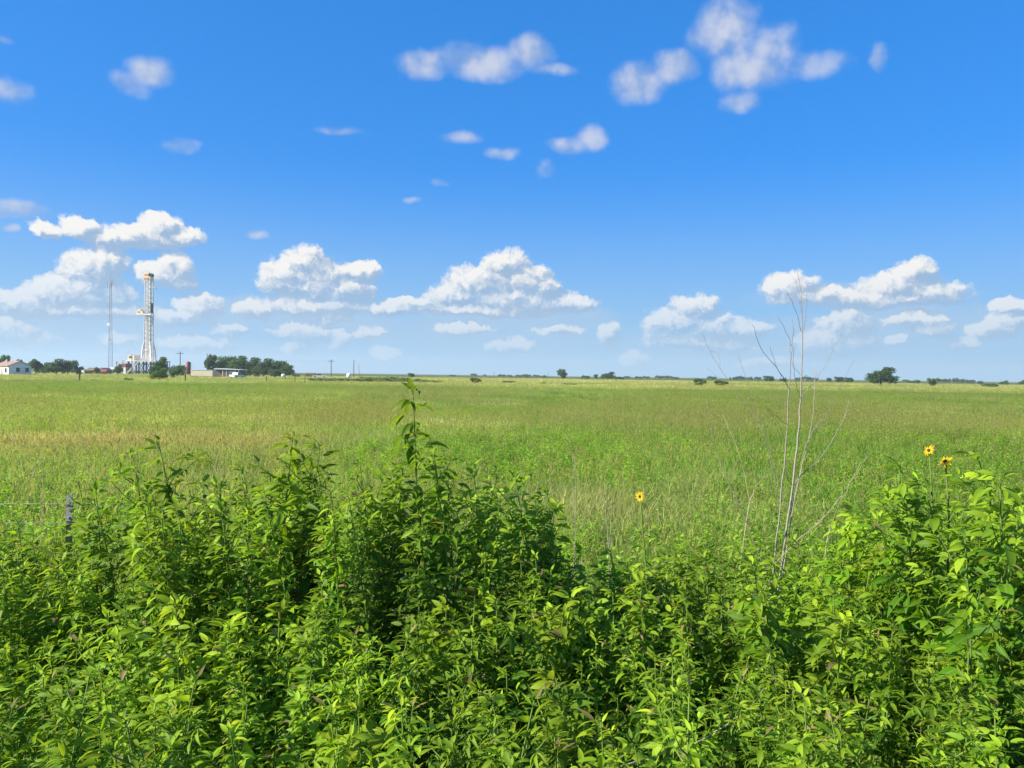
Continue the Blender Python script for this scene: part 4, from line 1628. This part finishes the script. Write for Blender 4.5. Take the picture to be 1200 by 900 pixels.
def ragweed_leaf(r, lb, sb, p, az_, elev, L, age, lobed, wind):
    """petiole and blade (single or three-lobed)"""
    d = Vector((math.cos(az_) * math.cos(elev), math.sin(az_) * math.cos(elev), math.sin(elev)))
    d = (d + WIND * wind * r.uniform(.5, 1.2)).normalized()
    pl = L * r.uniform(.22, .42)
    q = p + d * pl
    lb_c = (r.uniform(.3, .9), age * .4, .6)
    sd_ = d.cross(UP)
    sd_ = (sd_.normalized() if sd_.length > .01 else Vector((1, 0, 0))) * 0.0016
    lb.add([tuple(p - sd_), tuple(p + sd_), tuple(q + sd_ * .7), tuple(q - sd_ * .7)], [(0, 1, 2, 3)], lb_c)
    tone = min(1, max(0, r.gauss(.5, .25)))
    droop = r.uniform(.15, 1.25)
    if r.random() < .025:
        tone_dry = True
    else:
        tone_dry = False
    if tone_dry:
        tone, age = -1.0, r.random() * .3
    tw = r.gauss(0, .5)
    leaf(lb, q, d, UP, L, L * r.uniform(.38, .60) * WR[0], r.uniform(.15, .6), droop, tone, age, 6, tw)
    if lobed:
        for s in (-1, 1):
            a2 = r.uniform(.55, .85) * s
            dd = Matrix.Rotation(a2, 3, 'Z') @ d
            leaf(lb, q - d * .004, dd, UP, L * r.uniform(.6, .85), L * .27, r.uniform(.15, .5), droop * r.uniform(.8, 1.2), tone, age, 4, tw)


def weed(seed, h, size=1.0, dense=1.0, wind=0.35, yellow=0.0, lobes=0.3, bare=0.22, tall=False, wr=1.0):
    """stem mesh and foliage mesh of a ragweed h metres tall"""
    r = random.Random(seed)
    WR[0] = wr
    sb, lb = MB(), MB()
    lean = Vector((r.gauss(-.05, .06), r.gauss(0, .06), 0))
    n = 14
    ph = r.uniform(0, 6)
    path = []
    for i in range(n + 1):
        u = i / n
        path.append(Vector((lean.x * h * u * u + .012 * math.sin(ph + 5 * u), lean.y * h * u * u + .012 * math.cos(ph + 4 * u), h * u)))
    sr = .0055 * (h / 1.1) ** .6
    sb.tube([tuple(p) for p in path], [sr * (1.1 - .75 * i / n) for i in range(n + 1)], 6, (r.uniform(.3, .9), r.uniform(0, .2), 0))

    def at_h(z):
        u = max(0, min(.9999, z / h)) * n
        i = int(u)
        return path[i].lerp(path[i + 1], u - i)
    z = h * bare
    a0 = r.uniform(0, 6.28)
    k = 0
    while z < h - .035:
        u = z / h
        L = size * (0.132 - .060 * max(0, (u - .55) / .45)) * r.uniform(.75, 1.2)
        if u < .4:
            L *= .8
        age = max(0, (u - .72) / .28) * r.uniform(.25, .75) + yellow * r.random()
        p = at_h(z)
        for s in (0, PI):
            if r.random() > .95:
                continue
            az_ = a0 + s + r.gauss(0, .25)
            ragweed_leaf(r, lb, sb, p, az_, r.uniform(-.65, .45), L, min(1, age), r.random() < lobes and L > .08, wind)
            # side shoot from the leaf axil
            if u < .9 and r.random() < .72 * dense:
                bl = r.uniform(.06, .20) * (1.15 - u * .5) * size * (1.5 if tall else 1.0)
                bd = Vector((math.cos(az_), math.sin(az_), r.uniform(.6, 1.3))).normalized()
                e = p + bd * bl + WIND * .02
                m = p.lerp(e, .5) + Vector((math.cos(az_), math.sin(az_), 0)) * .012
                sb.tube([tuple(p), tuple(m), tuple(e)], [.0032, .0026, .0016], 5, (r.uniform(.3, .9), 0, 0), cap=False)
                aa = r.uniform(0, 6.28)
                ag2 = age * .5 + r.uniform(0, .3)
                for q_, ll in ((m, .068), (e, .062)):
                    for s2 in (0, PI):
                        ragweed_leaf(r, lb, sb, q_, aa + s2, r.uniform(-.1, .5), ll * size * r.uniform(.8, 1.3), min(1, ag2), r.random() < lobes * .4, wind)
                    aa += 1.4
                for j in range(3):
                    ragweed_leaf(r, lb, sb, e, r.uniform(0, 6.28), r.uniform(.2, 1.2), .050 * size * r.uniform(.8, 1.3), min(1, ag2 + .25), False, wind)
        a0 += PI / 2 + r.gauss(0, .2)
        z += r.uniform(.040, .074) * (.55 + .45 * size) * (1.25 - .6 * u) * (1.15 if tall else 1.0)
        k += 1
    top = path[-1]
    sb.tip = top
    yb = r.uniform(.25, .8) + yellow
    for j in range(8):      # the growing tip
        ragweed_leaf(r, lb, sb, top - UP * r.uniform(0, .03), r.uniform(0, 6.28), r.uniform(.1, 1.3), size * r.uniform(.035, .075), min(1, yb * r.uniform(.5, 1)), False, wind)
    return sb, lb


def plant_from(sb, lb, name, label, loc, rz, sc, group=None, cat='weed'):
    o = thing(name, label, cat, loc, rz, group)
    o.scale = (sc, sc, sc)
    a = link(bpy.data.objects.new('stem', sb), o)
    b_ = link(bpy.data.objects.new('foliage', lb), o)
    return o


PROTO = []
for i in range(32):
    hh = 0.92 + 0.55 * ((i * 7) % 8) / 7
    s_, l_ = weed(500 + i, hh, (.66, .78, .94, 1.15)[i % 4] * rnd.uniform(.92, 1.1), 1.2, rnd.uniform(.35, .9), 0.45 if i % 5 == 3 else 0.06, 0.2 + .4 * (i % 3 == 0), wr=(1.0, .75, 1.25, 1.0, .85)[i % 5])
    PROTO.append((hh, (.66, .78, .94, 1.15)[i % 4], s_.mesh('stem', M['stem'], True), l_.mesh('foliage', M['leaf'], True)))

SIL = [(-140, 595), (0, 602), (60, 622), (100, 600), (130, 552), (180, 536), (240, 556), (280, 548), (330, 526), (380, 530), (430, 520), (480, 514), (530, 524), (570, 562),
       (620, 582), (660, 628), (720, 640), (800, 634), (860, 630), (930, 632), (990, 614), (1030, 574), (1060, 552), (1130, 550), (1200, 556), (1350, 565)]


def sil(x):
    for (a, b_), (c_, d_) in zip(SIL, SIL[1:]):
        if a <= x <= c_:
            return b_ + (d_ - b_) * (x - a) / (c_ - a)
    return SIL[0][1] if x < SIL[0][0] else SIL[-1][1]


placed = []


def free(x, y, r_):
    return all((x - a) ** 2 + (y - b_) ** 2 > r_ * r_ for a, b_ in placed)


SPECIAL = [   # px, top py, depth, leaf size, yellow, label
    (485, 456, 4.15, 1.25, 0, 'tallest ragweed of all, its drooping top reaching up to the horizon'),
    (503, 512, 3.95, 1.2, 0, 'big leafy ragweed just right of the tallest one'),
    (343, 512, 4.0, 1.2, .1, 'tall ragweed with a drooping crown at the top of the left hump'),
    (372, 526, 4.1, 1.1, 0, 'ragweed close behind the right side of the left hump crown'),
    (205, 518, 4.5, 1.15, .1, 'tall ragweed with a yellowish tip above the left weeds'),
    (162, 530, 4.55, 1.1, 0, 'leaning ragweed right of the fence post, beside the yellow tipped one'),
    (448, 560, 3.9, 1.1, 0, 'ragweed between the left hump and the tallest plant'),
    (556, 556, 4.2, 1.1, 0, 'dark leafy ragweed stepping down right of the tallest one'),
    (604, 560, 4.3, 1.15, 0, 'slender ragweed with a bare pale stem left of the dry stalk'),
    (643, 580, 4.3, 1.1, .15, 'last tall ragweed before the low middle of the thicket'),
    (1046, 545, 3.7, 1.2, 0, 'tall ragweed with a pointed upright leaf at the left of the right hump'),
    (1085, 566, 3.6, 1.15, .1, 'leafy ragweed below the two sunflower heads'),
    (1142, 534, 3.5, 1.2, .35, 'tall ragweed with a bright yellow tip on the right hump'),
    (1182, 560, 3.2, 1.2, 0, 'big-leaved ragweed at the right edge of the photo'),
    (1008, 602, 3.9, 1.15, .1, 'ragweed sloping down from the right hump towards the dead shrub'),
    (1160, 640, 2.75, 1.0, 0, 'large-leaved ragweed low at the right edge, nearest the camera'),
    (648, 772, 2.6, 1.0, .8, 'young ragweed with a bright yellow tip at the bottom centre'),
    (425, 822, 2.45, 1.0, .9, 'yellowing ragweed at the bottom left of centre'),
    (216, 700, 3.0, 1.1, .55, 'lime coloured ragweed low in the left thicket'),
    (620, 700, 3.3, 1.2, 0, 'ragweed with pale turned-up leaves low in the middle'),
    (880, 660, 3.5, 1.1, .15, 'forked ragweed with a pale stem in front of the dead shrub'),
    (987, 730, 3.0, 1.1, .7, 'lime coloured ragweed low in the right thicket'),
]
for i, (px, py, d, sz, ye, lb) in enumerate(SPECIAL):
    p = pt(px, py, d)
    s_, l_ = weed(900 + i, p.z, sz * (1.02 if i else 1.15), 1.05 if i else .22, .75, ye, .75 if d > 3 else .4, .3 if p.z > 1.4 else .22, p.z > 1.35)
    # bend of the stem moves the tip: put the tip, not the base, in its place
    tip = s_.tip
    plant_from(s_.mesh('stem', M['stem'], True), l_.mesh('foliage', M['leaf'], True), 'ragweed_plant', lb, (p.x - tip[0], d, 0), 0, 1.0)
    placed.append((p.x, d))

LAB = 'waist high leafy green ragweed packed into the roadside thicket, not standing out above it'
cnt = 0


def thicket_plant(x, d, py):
    hh = H - (py - yh(600 + F * x / d)) / F * d
    if hh < .45:
        return 0
    pr = min([q for q in rnd.sample(PROTO, 14) if d > 3.2 or q[1] < .85], key=lambda q: abs(q[0] - hh))
    placed.append((x, d))
    plant_from(pr[2], pr[3], 'ragweed_plant', LAB, (x, d, 0), rnd.gauss(0, .45), hh / pr[0], 'ragweed plants of the roadside thicket')
    return 1


for px, d, py in ((58, 4.35, 634), (74, 4.3, 646), (87, 4.4, 640), (103, 4.45, 622)):     # the weeds round the fence post
    cnt += thicket_plant(gx(px, d).x, d, py)
tries = 0
while cnt < 142 and tries < 30000:          # back rows: the top edge of the thicket
    tries += 1
    d = rnd.uniform(3.65, 4.72)
    px = rnd.uniform(-60, 1240)
    if 660 < px < 985 and rnd.random() < .3:
        continue
    x = gx(px, d).x
    if not free(x, d, .135) or (abs(px - 80) < 14 and d > 4.5):
        continue
    u = (4.72 - d) / 1.07
    py = sil(px) + 62 * u + abs(rnd.gauss(0, 14)) - 6
    if abs(px - 80) < 28:
        py = max(py, 640)
    cnt += thicket_plant(x, d, py)
tries = 0
while cnt < 276 and tries < 40000:          # front rows
    tries += 1
    d = 2.0 + 1.75 * rnd.random() ** .8
    hw = .664 * d
    x = rnd.uniform(-hw - .45, hw + .3)
    if not free(x, d, .16):
        continue
    px = 600 + F * x / d
    u = min(1, max(0, (4.6 - d) / 2.5))
    py = sil(px) + (850 - sil(px)) * u ** .85 + rnd.gauss(8, 22)
    cnt += thicket_plant(x, d, py)

# undergrowth: nobody could count it
ub = MB()
r = random.Random(77)
for i in range(5000):
    d = r.uniform(1.7, 5.1)
    x = r.uniform(-.664 * d - .7, .664 * d + .5)
    z = r.uniform(.04, .5)
    az_ = r.gauss(PI, 1.6)
    leaf(ub, Vector((x, d, z)), Vector((math.cos(az_), math.sin(az_), r.uniform(-.4, .5))), UP, r.uniform(.05, .11), r.uniform(.018, .04), r.uniform(.1, .5), r.uniform(.4, 1.5),
         r.random(), r.uniform(0, .35), 3, r.gauss(0, .5))
for i in range(700):
    d = r.uniform(1.8, 5.0)
    x = r.uniform(-.664 * d - .6, .664 * d + .4)
    ub.tube([(x, d, 0), (x + r.gauss(0, .03), d + r.gauss(0, .03), r.uniform(.3, .7))], [.003, .0018], 4, (.7, .3, .5), cap=False)
o = ub.build('undergrowth', M['leaf'], None, True)
tag(o, 'shaded tangle of small leaves under the ragweed thicket', 'undergrowth', None, 'stuff')

# ------------------------------------------------------------------ sunflowers


def sunflower(label, heads, d, foot_px):
    """heads: list of (px, py, facing) flower places; stems come from one foot"""
    g = gx(foot_px, d)
    o = thing('sunflower', label, 'sunflower', (g.x, d, 0))
    r = random.Random(int(foot_px))
    sb = MB()
    lb = MB()
    inv = Vector((g.x, d, 0))
    for k, (px, py, face, rad, nod) in enumerate(heads):
        tip = pt(px, py, d + .04 * k) - inv
        mid = Vector((tip.x * .35 + r.gauss(0, .02), 0, tip.z * .5))
        m2 = Vector((tip.x * .8, .02, tip.z * .85))
        sb.tube([(0, 0, 0), tuple(mid), tuple(m2), tuple(tip)], [.007, .006, .0045, .0035], 6, (.6, .1, 0))
        f = Vector(face).normalized()
        a = f.orthogonal().normalized()
        b_ = f.cross(a)
        dm = MB()
        dm.tube([tuple(tip - f * .008), tuple(tip), tuple(tip + f * .007), tuple(tip + f * .011)], [rad * .2, rad * .30, rad * .27, rad * .1], 14)
        hd = dm.build('flower_head', M['disc'], o, True)
        pm = MB()
        for j in range(17):
            w = 2 * PI * j / 17 + r.uniform(-.08, .08)
            dr = (a * math.cos(w) + b_ * math.sin(w) + f * r.uniform(-.1, .3)).normalized()
            leaf(pm, tip + dr * rad * .24, dr, f, rad * r.uniform(.74, 1.1), rad * .30, .2, r.uniform(-.2, .6), r.random(), r.uniform(0, .2), 4)
        pm.build('petals', M['petal'], hd, True)
        for j in range(4):
            u = r.uniform(.45, .92)
            q = mid.lerp(m2, (u - .4) / .6)
            ragweed_leaf(r, lb, sb, q, r.uniform(0, 6.28), r.uniform(0, .5), r.uniform(.06, .10), r.uniform(0, .4), False, .4)
    sb.build('stem', M['stem'], o, True)
    lb.build('foliage', M['leaf'], o, True)


sunflower('yellow sunflower standing alone behind the low middle of the thicket', [(750, 582, (-.75, -.6, .15), .034, 0)], 5.15, 766)
sunflower('pair of yellow sunflower heads rising above the right hump of weeds', [(1089, 528, (-.8, -.2, .4), .028, 0), (1108, 541, (-.6, -.1, .75), .036, 0)], 3.75, 1118)

# ------------------------------------------------------------------ air
def haze():
    b = MB()
    b.box(-3100, 3100, -2900, 3100, -1.0, 62)
    m, t, out = new_mat('haze')
    v = t.n.new('ShaderNodeVolumePrincipled')
    v.inputs['Color'].default_value = (0.80, 0.90, 1.0, 1)
    v.inputs['Density'].default_value = 0.00021
    v.inputs['Anisotropy'].default_value = 0.2
    t.l.new(v.outputs[0], out.inputs['Volume'])
    o = b.build('haze', m)
    o['kind'] = 'stuff'
    tag(o, 'thin bluish haze over the far field', 'haze', None, 'stuff')


haze()
